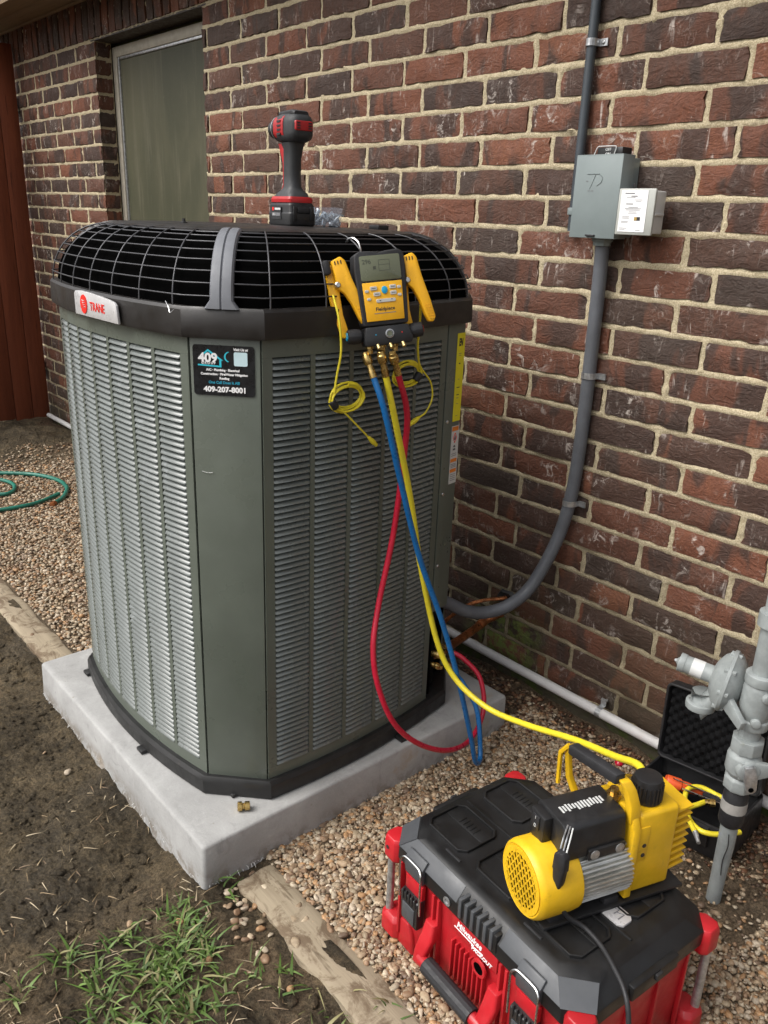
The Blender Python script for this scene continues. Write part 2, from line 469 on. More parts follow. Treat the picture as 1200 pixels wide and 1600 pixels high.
c = g.mix(1.0, c, g.smooth(g.noise(150, 6, .8, .6), .36, .64, .50, 1.45), 'MULTIPLY')
b1 = g.bump(g.noise(24, 8, .75), 1.0, .028)
b2 = g.bump(g.noise(90, 7, .75), 1.0, .012, b1)
M['soil'] = g.done(c, g.smooth(damp, 0, 1, .92, .62), b2, 0, .3)

g = NT('pebbles')
at = g.nt.nodes.new('ShaderNodeAttribute'); at.attribute_name = 'Col'
c = g.mix(g.smooth(g.noise(120, 5, .7), .35, .65, 0, .5), at.outputs['Color'], g.mix(1.0, at.outputs['Color'], (.55, .50, .45), 'MULTIPLY'))
M['pebbles'] = g.done(c, g.smooth(g.noise(60, 3), .3, .7, .45, .75), g.bump(g.noise(350, 3), .3, .001), 0, .4)

g = NT('blades')
at = g.nt.nodes.new('ShaderNodeAttribute'); at.attribute_name = 'Col'
M['blades'] = g.done(at.outputs['Color'], .55, None, 0, .35)

def wood_material(name, c1, c2, dark, grain_axis, dirt=None):
    g = NT(name)
    v = g.vmul(g.pos, grain_axis)
    n1 = g.noise(22, 6, .65, .6, v)
    c = g.mix(g.smooth(n1, .3, .7), c1, c2)
    c = g.mix(g.smooth(g.noise(70, 4, .6, .3, v), .58, .74), c, dark)
    if dirt:
        c = g.mix(g.smooth(g.noise(11, 7, .72, .6), .48, .60, 0, .85), c, dirt)
    return g.done(c, .8, g.bump(g.noise(60, 5, .65, .3, v), .6, .003), 0, .25)
M['edging'] = wood_material('edging', (.33, .275, .195), (.24, .195, .135), (.12, .09, .06), (.12, 1, 1), (.115, .078, .048))
M['fence'] = wood_material('fence', (.185, .050, .022), (.135, .036, .016), (.065, .019, .010), (1, 1, .07))
M['soffit'] = wood_material('soffit', (.27, .20, .125), (.21, .155, .10), (.16, .115, .07), (.08, 1, 1))
M['lintel'] = pmat('lintel', (.045, .035, .028), .6, var=.3)
M['frame_beige'] = pmat('frame_beige', (.34, .31, .25), .5, var=.1, dirt=(.2, .17, .12), dirt_amt=.06, ds=14)
g = NT('window_screen')
c = g.mix(g.smooth(g.noise(3.5, 5, .6, .5, g.vmul(g.pos, (1, 1, .4))), .3, .7), (.046, .048, .026), (.080, .076, .044))
c = g.mix(g.smooth(g.noise(14, 6, .7, .3, g.vmul(g.pos, (2.2, 1, .12))), .50, .72, 0, .8), c, (.105, .098, .064))
c = g.mix(g.smooth(g.noise(160, 2, .5), .73, .78, 0, .6), c, (.25, .24, .2))
M['screen'] = g.done(c, .55, g.bump(g.noise(900, 2), .3, .0006), 0, .4)

# ------------------------------------------------------------------ ground: one sheet to the horizon
def hsh(x, y, s=0.0):
    return mnoise.noise(Vector((x, y, s)))
def ground_z(x, y):
    z = 0.004 * hsh(x * 2, y * 2, 3)
    soil = min(1, max(0, (-1.04 - y) / .10))
    z += soil * (-.014 + .018 * hsh(x * 4.0, y * 4.0, 1) + .012 * hsh(x * 11, y * 11, 2) - .011 * abs(hsh(x * 19, y * 23, 5)) - .0085 * abs(hsh(x * 44, y * 47, 6)) - .0056 * abs(hsh(x * 88, y * 92, 7)) + .008)
    ddx = max(.835 - x, x - 1.815, 0); ddy = max(-1.197 - y, y + .215, 0); dp = math.hypot(ddx, ddy)
    if 0 < dp < .06 and y < -1.0: z += (1 - dp / .06) * (.006 + .016 * max(-.2, hsh(x * 13, y * 13, 15)))
    if -1.17 < y < -1.06: z += .020 * max(0, hsh(x * 7, y * 9, 21) + .05)
    nearwall = max(0, 1 - (-y) / .30)
    z += nearwall * (.020 + .02 * hsh(x * 8, y * 8, 9)) * (1 if x > -1.2 else 1.0)
    far = min(1, max(0, (-1.55 - x) / .5)) * max(0, 1 - abs(y + .30) / .40)
    z += far * (.085 + .04 * hsh(x * 6, y * 6, 4) + .02 * hsh(x * 17, y * 17, 4))
    rt = min(1, max(0, (x - 2.30) / .12)) * max(0, 1 - abs(y + .25) / .32)
    z += rt * (.012 + .014 * hsh(x * 14, y * 14, 7))
    return z
def axis_pts(a, b, step, far):
    m = list(np.arange(a, b + 1e-6, step)); lo = []; hi = []
    d = step
    q = a
    while q > -far: d *= 1.35; q -= d; lo.append(q)
    d = step; q = b
    while q < far: d *= 1.35; q += d; hi.append(q)
    return lo[::-1] + m + hi
gx = axis_pts(-2.6, 3.3, .0135, 120); gy = axis_pts(-2.2, .06, .0135, 120)
gx = sorted([q for q in gx if not (.55 < q < 2.45)] + list(np.arange(.55, 2.45, .0062))); gy = sorted([q for q in gy if not (-1.85 < q < -1.05)] + list(np.arange(-1.85, -1.05, .0062)))
NX, NY = len(gx), len(gy)
gv = []
for yy in gy:
    for xx in gx:
        ins = -2.7 < xx < 3.4 and -2.5 < yy < .1
        gv.append((xx, yy, ground_z(xx, yy) if ins else -.01))
gf = [(j * NX + i, j * NX + i + 1, (j + 1) * NX + i + 1, (j + 1) * NX + i) for j in range(NY - 1) for i in range(NX - 1)]
gm = bpy.data.meshes.new('ground'); gm.from_pydata(gv, [], gf)
gm.polygons.foreach_set('use_smooth', [True] * len(gm.polygons)); gm.update()
gm.materials.append(M['soil'])
ground = bpy.data.objects.new('ground', gm); COL.objects.link(ground)
tag(ground, 'bare brown soil around the pad and along the wall', None, None, 'structure')

# ------------------------------------------------------------------ batch mesh of many little solids (gravel, grass, straw)
def ico(sub):
    bm = bmesh.new(); bmesh.ops.create_icosphere(bm, subdivisions=sub, radius=1)
    v = np.array([q.co[:] for q in bm.verts]); f = np.array([[q.index for q in t.verts] for t in bm.faces]); bm.free()
    return v, f
def batch(name, V, F, cols, mat):
    """V (n,k,3), F (m,3) template faces, cols (n,3)"""
    n, k = V.shape[:2]
    me = bpy.data.meshes.new(name)
    me.vertices.add(n * k); me.vertices.foreach_set('co', V.reshape(-1).astype(np.float32))
    fs = (F[None] + (np.arange(n) * k)[:, None, None]).reshape(-1, F.shape[1])
    nf, w = fs.shape
    me.loops.add(nf * w); me.loops.foreach_set('vertex_index', fs.reshape(-1).astype(np.int32))
    me.polygons.add(nf); me.polygons.foreach_set('loop_start', (np.arange(nf) * w).astype(np.int32))
    me.polygons.foreach_set('loop_total', np.full(nf, w, np.int32))
    me.update(calc_edges=True); me.validate()
    me.polygons.foreach_set('use_smooth', np.ones(nf, bool))
    a = me.color_attributes.new('Col', 'FLOAT_COLOR', 'POINT')
    c4 = np.ones((n, k, 4), np.float32); c4[:, :, :3] = cols[:, None, :]
    a.data.foreach_set('color', c4.reshape(-1))
    me.materials.append(mat)
    o = bpy.data.objects.new(name, me); COL.objects.link(o)
    return o
def rotz(V, a):
    c, s = np.cos(a)[:, None], np.sin(a)[:, None]
    x, y = V[..., 0].copy(), V[..., 1].copy()
    V[..., 0] = c * x - s * y; V[..., 1] = s * x + c * y
    return V
PALETTE = .84 * np.array([(.42, .31, .20), (.49, .39, .27), (.36, .25, .155), (.54, .45, .34), (.29, .185, .11), (.42, .33, .22), (.53, .45, .33), (.22, .15, .10), (.44, .26, .13)])
PADBOX = (.835, 1.815, -1.197, -.215)
def pebbles(name, pts, size, sub):
    n = len(pts)
    bv, bf = ico(sub)
    V = np.repeat(bv[None], n, 0)
    # lumpy: low-frequency squash
    w = rng.normal(size=(n, 3, 3)) * 1.2
    V = V * (1 + .13 * np.sin(np.einsum('nkj,nij->nki', V, w) + rng.uniform(0, 6, (n, 1, 3))).mean(2, keepdims=True) * 1.8)
    for _ in range(4):      # broken, flattened faces
        nn = rng.normal(size=(n, 3)); nn /= np.linalg.norm(nn, axis=1, keepdims=True)
        dd = np.einsum('nkj,nj->nk', V, nn); cut = rng.uniform(.45, .85, (n, 1))
        V = V - np.maximum(dd - cut, 0)[..., None] * nn[:, None]
    sz = size * np.minimum(1.75, np.exp(rng.normal(0, .28, n))) * 1.06
    S = np.stack([sz * rng.uniform(.95, 1.4, n), sz * rng.uniform(.72, 1.0, n), sz * rng.uniform(.42, .7, n)], 1)
    V = V * S[:, None]
    # tilt
    t = rng.normal(0, .35, n)
    c, s = np.cos(t)[:, None], np.sin(t)[:, None]
    y, z = V[..., 1].copy(), V[..., 2].copy()
    V[..., 1] = c * y - s * z; V[..., 2] = s * y + c * z
    V = rotz(V, rng.uniform(0, 6.28, n))
    V += pts[:, None, :]
    cols = PALETTE[rng.integers(0, len(PALETTE), n)] * rng.uniform(.72, 1.2, (n, 1))
    return batch(name, V, bf, cols, M['pebbles'])
def scatter(n, x0, x1, y0, y1, keep, zoff):
    out = []
    X = rng.uniform(x0, x1, n); Y = rng.uniform(y0, y1, n); U = rng.uniform(0, 1, n)
    for a, b, u in zip(X, Y, U):
        if keep(a, b) > u:
            out.append((a, b, ground_z(a, b) + zoff()))
    return np.array(out)
def keep_gravel(x, y):
    if PADBOX[0] < x < PADBOX[1] and PADBOX[2] < y < PADBOX[3]: return 0
    k = 1.0
    e = y + 1.028 + .012 * hsh(x * 9, y * 9, 8)
    if e < 0: k = max(0, 1 + e / .03) if x < 2.6 else 1
    w = -y - (.13 + .05 * hsh(x * 5, 0, 2) + (.06 if x > 2.2 else 0) * min(1, max(0, (2.75 - x) / .2)))
    if w < 0: k = max(.10, 1 + w / .05)
    if x < -1.5: k *= max(0, 1 + (x + 1.5 + .25 * hsh(x * 3, y * 3, 3)) / .25)
    if x > 2.25 and y > -.43 and x < 2.64: k *= .10
    return k
pA = scatter(40000, 1.80, 3.25, -1.04, -.06, keep_gravel, lambda: rnd.uniform(-.002, .008))
pB = scatter(19000, -.9, .86, -1.03, -.06, keep_gravel, lambda: rnd.uniform(-.002, .008))
pC = scatter(15000, -2.35, -.9, -1.5, -.06, lambda x, y: keep_gravel(x, max(y, -.98)), lambda: rnd.uniform(-.002, .008))
gr = pebbles('gravel', pA[pA[:, 1] < -.62], .0058, 2)
tag(gr, 'tan river pebbles spread between the pad, tool box and wall', 'gravel', None, 'stuff')
gr3 = pebbles('gravel', pA[pA[:, 1] >= -.62], .0058, 1)
tag(gr3, 'finer looking tan pebbles between the tool box and the wall', 'gravel', None, 'stuff')
gr2 = pebbles('gravel', np.concatenate([pB, pC]), .0068, 1)
tag(gr2, 'tan pebbles in the bed behind and left of the pad', 'gravel', None, 'stuff')
pG = scatter(11000, 1.80, 3.25, -1.04, -.05, keep_gravel, lambda: rnd.uniform(.002, .009))
tag(pebbles('grit', pG, .0030, 1), 'fine grit mixed between the tan pebbles', 'gravel', None, 'stuff')
# reddish litter of brick chips and bark along the wall
PALETTE_KEEP = PALETTE
PALETTE = np.array([(.10, .042, .020), (.07, .034, .018), (.15, .070, .034), (.055, .035, .022), (.20, .13, .075), (.26, .19, .12)])
pW = scatter(5200, 1.45, 3.2, -.27, -.03, lambda x, y: .9 * min(1, max(.12, (y + .29) / .14)), lambda: rnd.uniform(-.001, .006))
tag(pebbles('brick_litter', pW, .0058, 1), 'reddish brown litter of chips and bark along the foot of the wall', 'litter', None, 'stuff')
PALETTE = PALETTE_KEEP
# stray stones on the soil
def keep_stray(x, y):
    if y > -1.03 or (PADBOX[0] - .01 < x < PADBOX[1] + .01 and y > -1.215): return 0
    near = math.exp(-((x - 1.93) ** 2 + (y + 1.14) ** 2) / .008)
    return min(1, .004 + .55 * near)
pS = scatter(7000, .3, 2.5, -2.0, -1.03, keep_stray, lambda: rnd.uniform(.001, .005))
if len(pS):
    tag(pebbles('stray_pebbles', pS, .0075, 2), 'stray pebbles scattered on the muddy soil in front of the pad', 'gravel', None, 'stuff')

# clods of mud
pM = scatter(9000, .3, 2.45, -2.0, -1.13, lambda x, y: 0 if (PADBOX[0] - .02 < x < PADBOX[1] + .02 and y > -1.22) else .75 if hsh(x * 5, y * 5, 3) > -.05 else .35, lambda: rnd.uniform(-.002, .0015))
pM = np.concatenate([pM, scatter(2600, -2.36, -1.35, -.95, -.04, lambda x, y: .9, lambda: 0.0), scatter(2200, 2.2, 2.75, -.45, -.03, lambda x, y: .8, lambda: 0.0)])
bv, bf = ico(1)
n = len(pM)
V = np.repeat(bv[None], n, 0) * (1 + .22 * np.sin(rng.normal(size=(n, 1, 3)) * 3 + np.repeat(bv[None], n, 0) * 4).mean(2, keepdims=True))
V = V * (np.exp(rng.normal(-5.6, .50, n))[:, None, None] * np.stack([rng.uniform(.9, 1.7, n), rng.uniform(.7, 1.1, n), rng.uniform(.35, .6, n)], 1)[:, None])
V = rotz(V, rng.uniform(0, 6.28, n)) + pM[:, None]
me_cols = np.array([(.07, .052, .034)]) * rng.uniform(.6, 1.35, (n, 1))
o = batch('mud_clods', V, bf, me_cols, M['soil']); tag(o, 'small clods of wet mud in front of the pad', 'mud', None, 'stuff')

# ------------------------------------------------------------------ grass tufts and dead straw
def blades(name, base, heading, length, width, rise, cols, seg=4):
    n = len(base)
    t = np.linspace(0, 1, seg + 1)
    dx, dy = np.cos(heading), np.sin(heading)
    # arc: goes up then bends over
    hor = length[:, None] * (t[None] ** 1.5) * (1 - rise[:, None] * .55)
    ver = length[:, None] * rise[:, None] * (t[None] - .45 * t[None] ** 2.4)
    c = np.stack([base[:, 0:1] + hor * dx[:, None], base[:, 1:2] + hor * dy[:, None], base[:, 2:3] + ver], 2)
    wv = width[:, None] * (1 - t[None] ** 2.2 * .95)
    side = np.stack([-dy, dx, np.zeros(n)], 1)[:, None] * wv[..., None]
    V = np.concatenate([c - side, c + side + np.array([0, 0, .0006])], 1)
    F = np.array([(i, i + 1, seg + 2 + i, seg + 1 + i) for i in range(seg)])
    return batch(name, V, F, cols, M['blades'])
tuft = []
cent = [(rnd.gauss(1.97, .11), rnd.gauss(-1.36, .085)) for _ in range(58)] + [(rnd.uniform(1.82, 1.95), rnd.uniform(-1.30, -1.24)) for _ in range(6)] + [(rnd.uniform(2.05, 2.3), rnd.uniform(-1.2, -1.08)) for _ in range(7)]
cent += [(rnd.uniform(1.78, 2.2), rnd.uniform(-1.7, -1.45)) for _ in range(16)]
for cx, cy in cent:
    for k in range(rnd.randint(5, 14)):
        tuft.append((cx + rnd.gauss(0, .014), cy + rnd.gauss(0, .014)))
base = np.array([(a, b, ground_z(a, b) - .003) for a, b in tuft]); n = len(base)
gc = np.array([(.085, .15, .028), (.12, .19, .045), (.06, .11, .022), (.16, .20, .07), (.22, .20, .09)])[rng.choice(5, n, p=[.27, .25, .16, .16, .16])] * rng.uniform(.6, 1.1, (n, 1))
tag(blades('grass', base, rng.uniform(0, 6.28, n), rng.uniform(.026, .080, n), rng.uniform(.0014, .0036, n), rng.uniform(.18, .85, n), gc), 'green grass tufts growing in the mud in front of the pad', 'grass', None, 'stuff')
ps = scatter(5200, .4, 2.45, -2.1, -1.2, lambda x, y: .95 * math.exp(-((x - 1.85) ** 2 + (y + 1.38) ** 2) / .16) * max(.2, .55 + hsh(x * 4, y * 4, 12)), lambda: .002)
n = len(ps)
sc_ = np.array([(.36, .28, .17), (.28, .20, .11), (.44, .36, .24), (.18, .12, .07)])[rng.integers(0, 4, n)] * rng.uniform(.7, 1.15, (n, 1))
tag(blades('dead_straw', ps, rng.uniform(0, 6.28, n), rng.uniform(.012, .045, n), rng.uniform(.0005, .0013, n), rng.uniform(.02, .30, n), sc_, 3), 'dry straw and dead grass lying on the mud', 'straw', None, 'stuff')

# ------------------------------------------------------------------ edging boards set flush in the ground
def edging(x0, x1, label):
    b = MB(); nx = 46
    prof = [(-.048, -.05), (-.047, -.004), (-.042, .000), (-.015, .001), (.015, .0012), (.040, .0005), (.046, -.003), (.046, -.05)]
    rings = []
    for i in range(nx + 1):
        x = x0 + (x1 - x0) * i / nx
        rings.append([(x + .004 * hsh(yy * 30, x * 5, 2), -1.083 + yy * (1 + .22 * hsh(x * 7, 4 if yy > 0 else 9, 1) + .12 * hsh(x * 25, yy * 20, 1)) + .004 * hsh(x * 5, 0, 3), zz + .0022 * hsh(x * 9, yy * 30, 7) + .003) for yy, zz in prof])
    b.loft(rings)
    o = b.build('edging_board', M['edging'], angle=50)
    tag(o, label, 'edging board')
edging(-1.25, .81, 'weathered wooden edging board left of the concrete pad')
edging(1.842, 2.62, 'cracked wooden edging board in the mud below the red tool box')

# ------------------------------------------------------------------ brick wall
WX0, WX1, OP0, OP1 = -2.62, 3.6, -1.263, -.205
SILL = Z0 - 14 * H_BR
HEAD = Z0 + 3 * H_BR
ROWS = range(-3, 24)
wall = thing('brick_wall', 'red and dark brown brick house wall with sandy mortar joints', 'wall', T(0, 0, 0))
def brick_mesh(seed, w, hgt, dep=.06):
    r = random.Random(seed)
    nu, nv = 9, 4
    b = MB()
    rows = []
    for j in range(nv + 1):
        for i in range(nu + 1):
            u, v = i / nu, j / nv
            ex = (-w / 2 + w * u); ez = (-hgt / 2 + hgt * v)
            edge = i in (0, nu) or j in (0, nv)
            if i in (0, nu): ex += r.uniform(-.0022, .0022) - (.0012 if i else -.0012)
            if j in (0, nv): ez += r.uniform(-.0016, .0016) - (.0008 if j else -.0008)
            if edge and r.random() < .16:
                ex -= math.copysign(r.uniform(.002, .006), ex) if i in (0, nu) else 0
                ez -= math.copysign(r.uniform(.0015, .0045), ez) if j in (0, nv) else 0
            y = (.0028 if edge else 0) + r.uniform(-.0018, .0018) + .0022 * math.sin(u * 5 + seed) * math.sin(v * 4 + seed * 1.7)
            rows.append((ex, y, ez))
    fs = [(j * (nu + 1) + i, j * (nu + 1) + i + 1, (j + 1) * (nu + 1) + i + 1, (j + 1) * (nu + 1) + i) for j in range(nv) for i in range(nu)]
    border = [i for i in range(nu + 1)] + [j * (nu + 1) + nu for j in range(1, nv + 1)] + [nv * (nu + 1) + i for i in range(nu - 1, -1, -1)] + [j * (nu + 1) for j in range(nv - 1, 0, -1)]
    nb = len(rows)
    rows += [(rows[k][0], dep, rows[k][2]) for k in border]
    m_ = len(border)
    fs += [(border[k], nb + k, nb + (k + 1) % m_, border[(k + 1) % m_]) for k in range(m_)]
    b.add(rows, fs)
    return b
_cache = {}
def brick_data(w, hgt, mat):
    key = (round(w, 3), round(hgt, 3), rnd.randrange(10 if w > .2 else 3), mat)
    if key not in _cache:
        me = brick_mesh(rnd.randrange(9999), w, hgt).mesh('brick', angle=40)
        me.materials.append(M[mat]); _cache[key] = me
    return _cache[key]
def proj_px(P):
    d = np.array(P) - np.array(CAMP[:])
    q = RC @ d
    return (600 + 1275.66 * q[0] / q[2], 800 + 1275.66 * q[1] / q[2], q[2])
# every brick: (x0, x1, z0, z1, y, rotation about z)
spec = []
for k in ROWS:
    zt, zb = Z0 - k * H_BR - JT / 2, Z0 - (k + 1) * H_BR + JT / 2
    odd = k % 2
    for sx0, sx1, org in ((WX0, OP0, OP0 + (JT / 2 if odd else -.40 * L_BR + JT / 2)), (OP1, WX1, 0 if odd else OFF_EVEN)):
        if sx0 == OP1 and zb < SILL: sx0 = OP0 if False else OP1
        j = math.floor((sx0 - org) / L_BR)
        while True:
            a, b_ = org + j * L_BR + JT / 2, org + (j + 1) * L_BR - JT / 2
            j += 1
            if a > sx1: break
            a, b_ = max(a, sx0), min(b_, sx1)
            if b_ - a > .012: spec.append((a, b_, zb, zt))
    if zt < SILL:
        j = math.floor((OP0 - (0 if odd else OFF_EVEN)) / L_BR)
        org = 0 if odd else OFF_EVEN
        while True:
            a, b_ = org + j * L_BR + JT / 2, org + (j + 1) * L_BR - JT / 2
            j += 1
            if a > OP1 - JT: break
            a, b_ = max(a, OP0 + JT), min(b_, OP1 - JT)
            if b_ - a > .012: spec.append((a, b_, zb, zt))
def area(s):
    pts = [proj_px((s[i], 0, s[j])) for i, j in ((0, 2), (1, 2), (1, 3), (0, 3))]
    if min(q[2] for q in pts) < .3: return 0
    cx, cy = sum(q[0] for q in pts) / 4, sum(q[1] for q in pts) / 4
    if not (-10 < cx < 1220 and -20 < cy < 1330): return 0
    # hidden behind the unit
    if 95 < cx < 722 and cy > 470: return 0
    if 150 < cx < 640 and cy > 372: return 0
    A = 0
    for i in range(4):
        x1, y1, _ = pts[i]; x2, y2, _ = pts[(i + 1) % 4]; A += x1 * y2 - x2 * y1
    return abs(A) / 2
spec.sort(key=area, reverse=True)
rest = MB()
for i, (a, b_, zb, zt) in enumerate(spec):
    me = brick_data(b_ - a, zt - zb, 'brick')
    mtx = Matrix.Translation(((a + b_) / 2, rnd.uniform(-.0025, .0025), (zb + zt) / 2)) @ Matrix.Rotation(rnd.uniform(-.006, .006), 4, 'Z') @ Matrix.Rotation(rnd.uniform(-.004, .004), 4, 'Y')
    if i < 250: inst('brick', me, wall, mtx)
    else:
        rest.add([v.co[:] for v in me.vertices], [tuple(p_.vertices) for p_ in me.polygons], mtx)
o = rest.build('bricks', M['brick'], wall, angle=40, fix=False); o['kind'] = 'stuff'
rest_s = MB()
# return bricks in the window reveal and the soldier course over everything
for k in range(-3, 14):
    zt, zb = Z0 - k * H_BR - JT / 2, Z0 - (k + 1) * H_BR + JT / 2
    me = brick_data(.078, zt - zb, 'brick')
    inst('brick', me, wall, Matrix.Translation((OP0 + rnd.uniform(-.001, .002), .048, (zb + zt) / 2)) @ Matrix.Rotation(R(90), 4, 'Z'))
xs_ = WX0; SP = .0773
while xs_ < WX1:
    me = brick_data(SP - JT, .185, 'brick_soldier')
    mtx = Matrix.Translation((xs_ + SP / 2, -.004 + rnd.uniform(-.003, .003), HEAD + .008 + .0925)) @ Matrix.Rotation(rnd.uniform(-.01, .01), 4, 'Y')
    if xs_ < .1: inst('brick', me, wall, mtx)
    else: rest_s.add([v.co[:] for v in me.vertices], [tuple(p_.vertices) for p_ in me.polygons], mtx)
    xs_ += SP
o = rest_s.build('soldier_bricks', M['brick_soldier'], wall, angle=40, fix=False); o['kind'] = 'stuff'
# mortar: a sheet a little behind the brick faces, squeezed out unevenly along the joints
mb = MB()
def mortar_sheet(x0, x1, z0, z1, step=.0085):
    nx, nz = max(2, int((x1 - x0) / step)), max(2, int((z1 - z0) / step))
    vs = []
    for j in range(nz + 1):
        z = z0 + (z1 - z0) * j / nz
        kf = (Z0 - z) / H_BR
        k = math.floor(kf); dz = min(kf - k, k + 1 - kf) * H_BR
        for i in range(nx + 1):
            x = x0 + (x1 - x0) * i / nx
            org = 0 if k % 2 else OFF_EVEN
            if x < OP0: org = OP0 + (0 if k % 2 else -.40 * L_BR)
            q = ((x - org) / L_BR) % 1.0
            dxj = min(q, 1 - q) * L_BR
            d = min(dz, dxj)
            a = hsh(x * 34, z * 34, 1) + .6 * hsh(x * 90, z * 90, 2)
            y = .0040 - .0024 * a
            if d > .006:
                sm = min(1, max(0, (a - .50) / .3))
                y += (d - .006) * .9 - .0075 * sm * max(0, 1 - (d - .006) / .010)
            vs.append((x, y, z))
    fs = [(j * (nx + 1) + i, j * (nx + 1) + i + 1, (j + 1) * (nx + 1) + i + 1, (j + 1) * (nx + 1) + i) for j in range(nz) for i in range(nx)]
    mb.add(vs, fs)
mortar_sheet(WX0, OP0, .05, HEAD + .2, .010)
mortar_sheet(OP1, 3.0, .05, HEAD + .2, .0075)
mortar_sheet(3.0, WX1, .05, HEAD + .2, .02)
mortar_sheet(OP0, OP1, .05, SILL, .02)
mortar_sheet(OP0, OP1, HEAD, HEAD + .2, .010)
mb.bx(OP0 - .06, OP0 - .0035, .0112, .088, SILL, HEAD)
mb.bx(OP1 + .002, OP1 + .06, .0112, .12, SILL, HEAD)
mb.build('mortar', M['mortar'], wall, angle=60, fix=False)
mb = MB(); mb.bx(OP0 - .05, OP1 + .05, .004, .118, HEAD - .003, HEAD + .004); mb.build('lintel', M['lintel'], wall)
mb = MB(); mb.bx(WX0, WX1, .125, .22, -.1, HEAD + .3)
mb.build('wall_core', M['foundation'], wall, smooth=False)
mb = MB()
mb.loft([[(x, -.010 + .004 * hsh(x * 9, zz * 30, 1) - (.012 if zz < 0 else 0), zz + .003 * hsh(x * 13, 3, zz)) if yy else (x, .02, zz) for yy, zz in ((0, -.12), (1, -.12), (1, .02), (1, .055), (0, .06))] for x in np.linspace(WX0, WX1, 180)])
mb.build('foundation', M['foundation'], wall, angle=60)

# ragged hole where the copper lines enter
mb = MB()
ring = [(1.607 + (.040 + .014 * hsh(a * 2, 1, 1)) * math.cos(a), -.002 + .002 * math.sin(a * 3), .276 + (.032 + .012 * hsh(a * 3, 2, 1)) * math.sin(a)) for a in np.linspace(0, 2 * math.pi, 18)[:-1]]
mb.loft([ring, [(1.607 + (q[0] - 1.607) * .8, -.014, .276 + (q[2] - .276) * .8) for q in ring]])
mb.build('sealant_patch', M['pan_black'], wall, angle=60)

# ------------------------------------------------------------------ window
win = thing('window', 'tall window with beige frame and dusty dark solar screen', 'window', T((OP0 + OP1) / 2, .1, SILL))
wx0, wx1, wz0, wz1 = OP0 - (OP0 + OP1) / 2, OP1 - (OP0 + OP1) / 2, .01, HEAD - SILL - .022
for a, b_, c_, d_ in ((wx0 + .002, wx0 + .048, wz0, wz1), (wx1 - .048, wx1 - .002, wz0, wz1), (wx0 + .048, wx1 - .048, wz1 - .045, wz1), (wx0 + .048, wx1 - .048, wz0, wz0 + .05)):
    f = MB()
    f.bx(a, b_, -.010, .02, c_, d_)
    f.build('frame', M['frame_beige'], win, bevel=.002)
for a, b_, c_, d_ in ((wx0 + .048, wx0 + .060, wz0 + .05, wz1 - .045), (wx1 - .060, wx1 - .048, wz0 + .05, wz1 - .045), (wx0 + .060, wx1 - .060, wz1 - .057, wz1 - .045)):
    f = MB(); f.bx(a, b_, -.004, .012, c_, d_); f.build('screen_rail', M['galv'], win, bevel=.001)
f = MB(); f.bx(wx0 + .058, wx1 - .058, .004, .008, wz0 + .05, wz1 - .055); f.build('screen', M['screen'], win, smooth=False)

# ------------------------------------------------------------------ eave with boarded soffit
ev = thing('eave', 'tan boarded soffit under the roof edge above the brick wall', 'eave', T(0, 0, 2.335))
y = .02
for i in range(2):
    b = MB(); b.bx(WX0 - .4, WX1, y - .148, y, 0, .02); b.build('soffit_board', M['soffit'], ev, bevel=.002)
    y -= .15
b = MB(); b.bx(WX0 - .4, WX1, y - .02, y - .002, -.03, .16); b.build('fascia', M['soffit'], ev, bevel=.003)
b = MB(); b.bx(WX0 - .4, WX1, -.020, -.0045, -.012, -.001); b.build('trim', M['soffit'], ev, bevel=.002)
b = MB(); b.bx(WX0 - .4, WX1, y, .3, .03, .05); b.build('roof_deck', M['soffit'], ev)

# ------------------------------------------------------------------ fence beside the wall corner
fe = thing('wooden_fence', 'dark red stained board fence meeting the far left end of the wall', 'fence', T(-2.40, 0, 0))
y = -.012
seams = [.108, .112, .118, .14, .14, .14, .14, .14, .14]
for i, w in enumerate(seams):
    b = MB(); b.bx(-.022, rnd.uniform(-.002, .002), y - w + .003, y, .055 + rnd.uniform(-.02, .02), 2.26)
    b.build('plank', M['fence'], fe, bevel=.002)
    y -= w
b = MB(); b.bx(-.060, -.024, -1.2, -.01, .35, .44); b.build('rail', M['fence'], fe, bevel=.002)
b = MB(); b.bx(-.060, -.024, -1.2, -.01, 1.9, 1.99); b.build('rail', M['fence'], fe, bevel=.002)

# ------------------------------------------------------------------ concrete pad
pad = MB()
px0, px1, py0, py1 = PADBOX
rings = []
for z, g_ in ((-.02, .004), (0.0, .002), (.030, 0), (.103, -.002), (.1075, -.004), (.1095, -.007), (.110, -.020)):
    pts = []
    n = 40
    w, d = (px1 - px0) + 2 * g_, (py1 - py0) + 2 * g_
    poly = rrect(w, d, .009 + max(0, g_), 4)
    # subdivide sides for a slightly uneven edge
    sub = []
    for i in range(len(poly)):
        a, b_ = poly[i], poly[(i + 1) % len(poly)]
        m_ = 32 if i % 5 == 4 else 1
        for k in range(m_): sub.append((a[0] + (b_[0] - a[0]) * k / m_, a[1] + (b_[1] - a[1]) * k / m_))
    rings.append([((px0 + px1) / 2 + q[0] + .0007 * hsh(q[0] * 14, q[1] * 14, z * 3), (py0 + py1) / 2 + q[1] + .0007 * hsh(q[0] * 14, q[1] * 14, 4 + z * 3), z + (.0016 * hsh(q[0] * 9, q[1] * 9, 2) if z > .05 else 0)) for q in sub])
pad.loft(rings)
po = pad.build('concrete_pad', M['concrete'], angle=50)
tag(po, 'square grey concrete equipment pad under the air conditioner', 'pad')
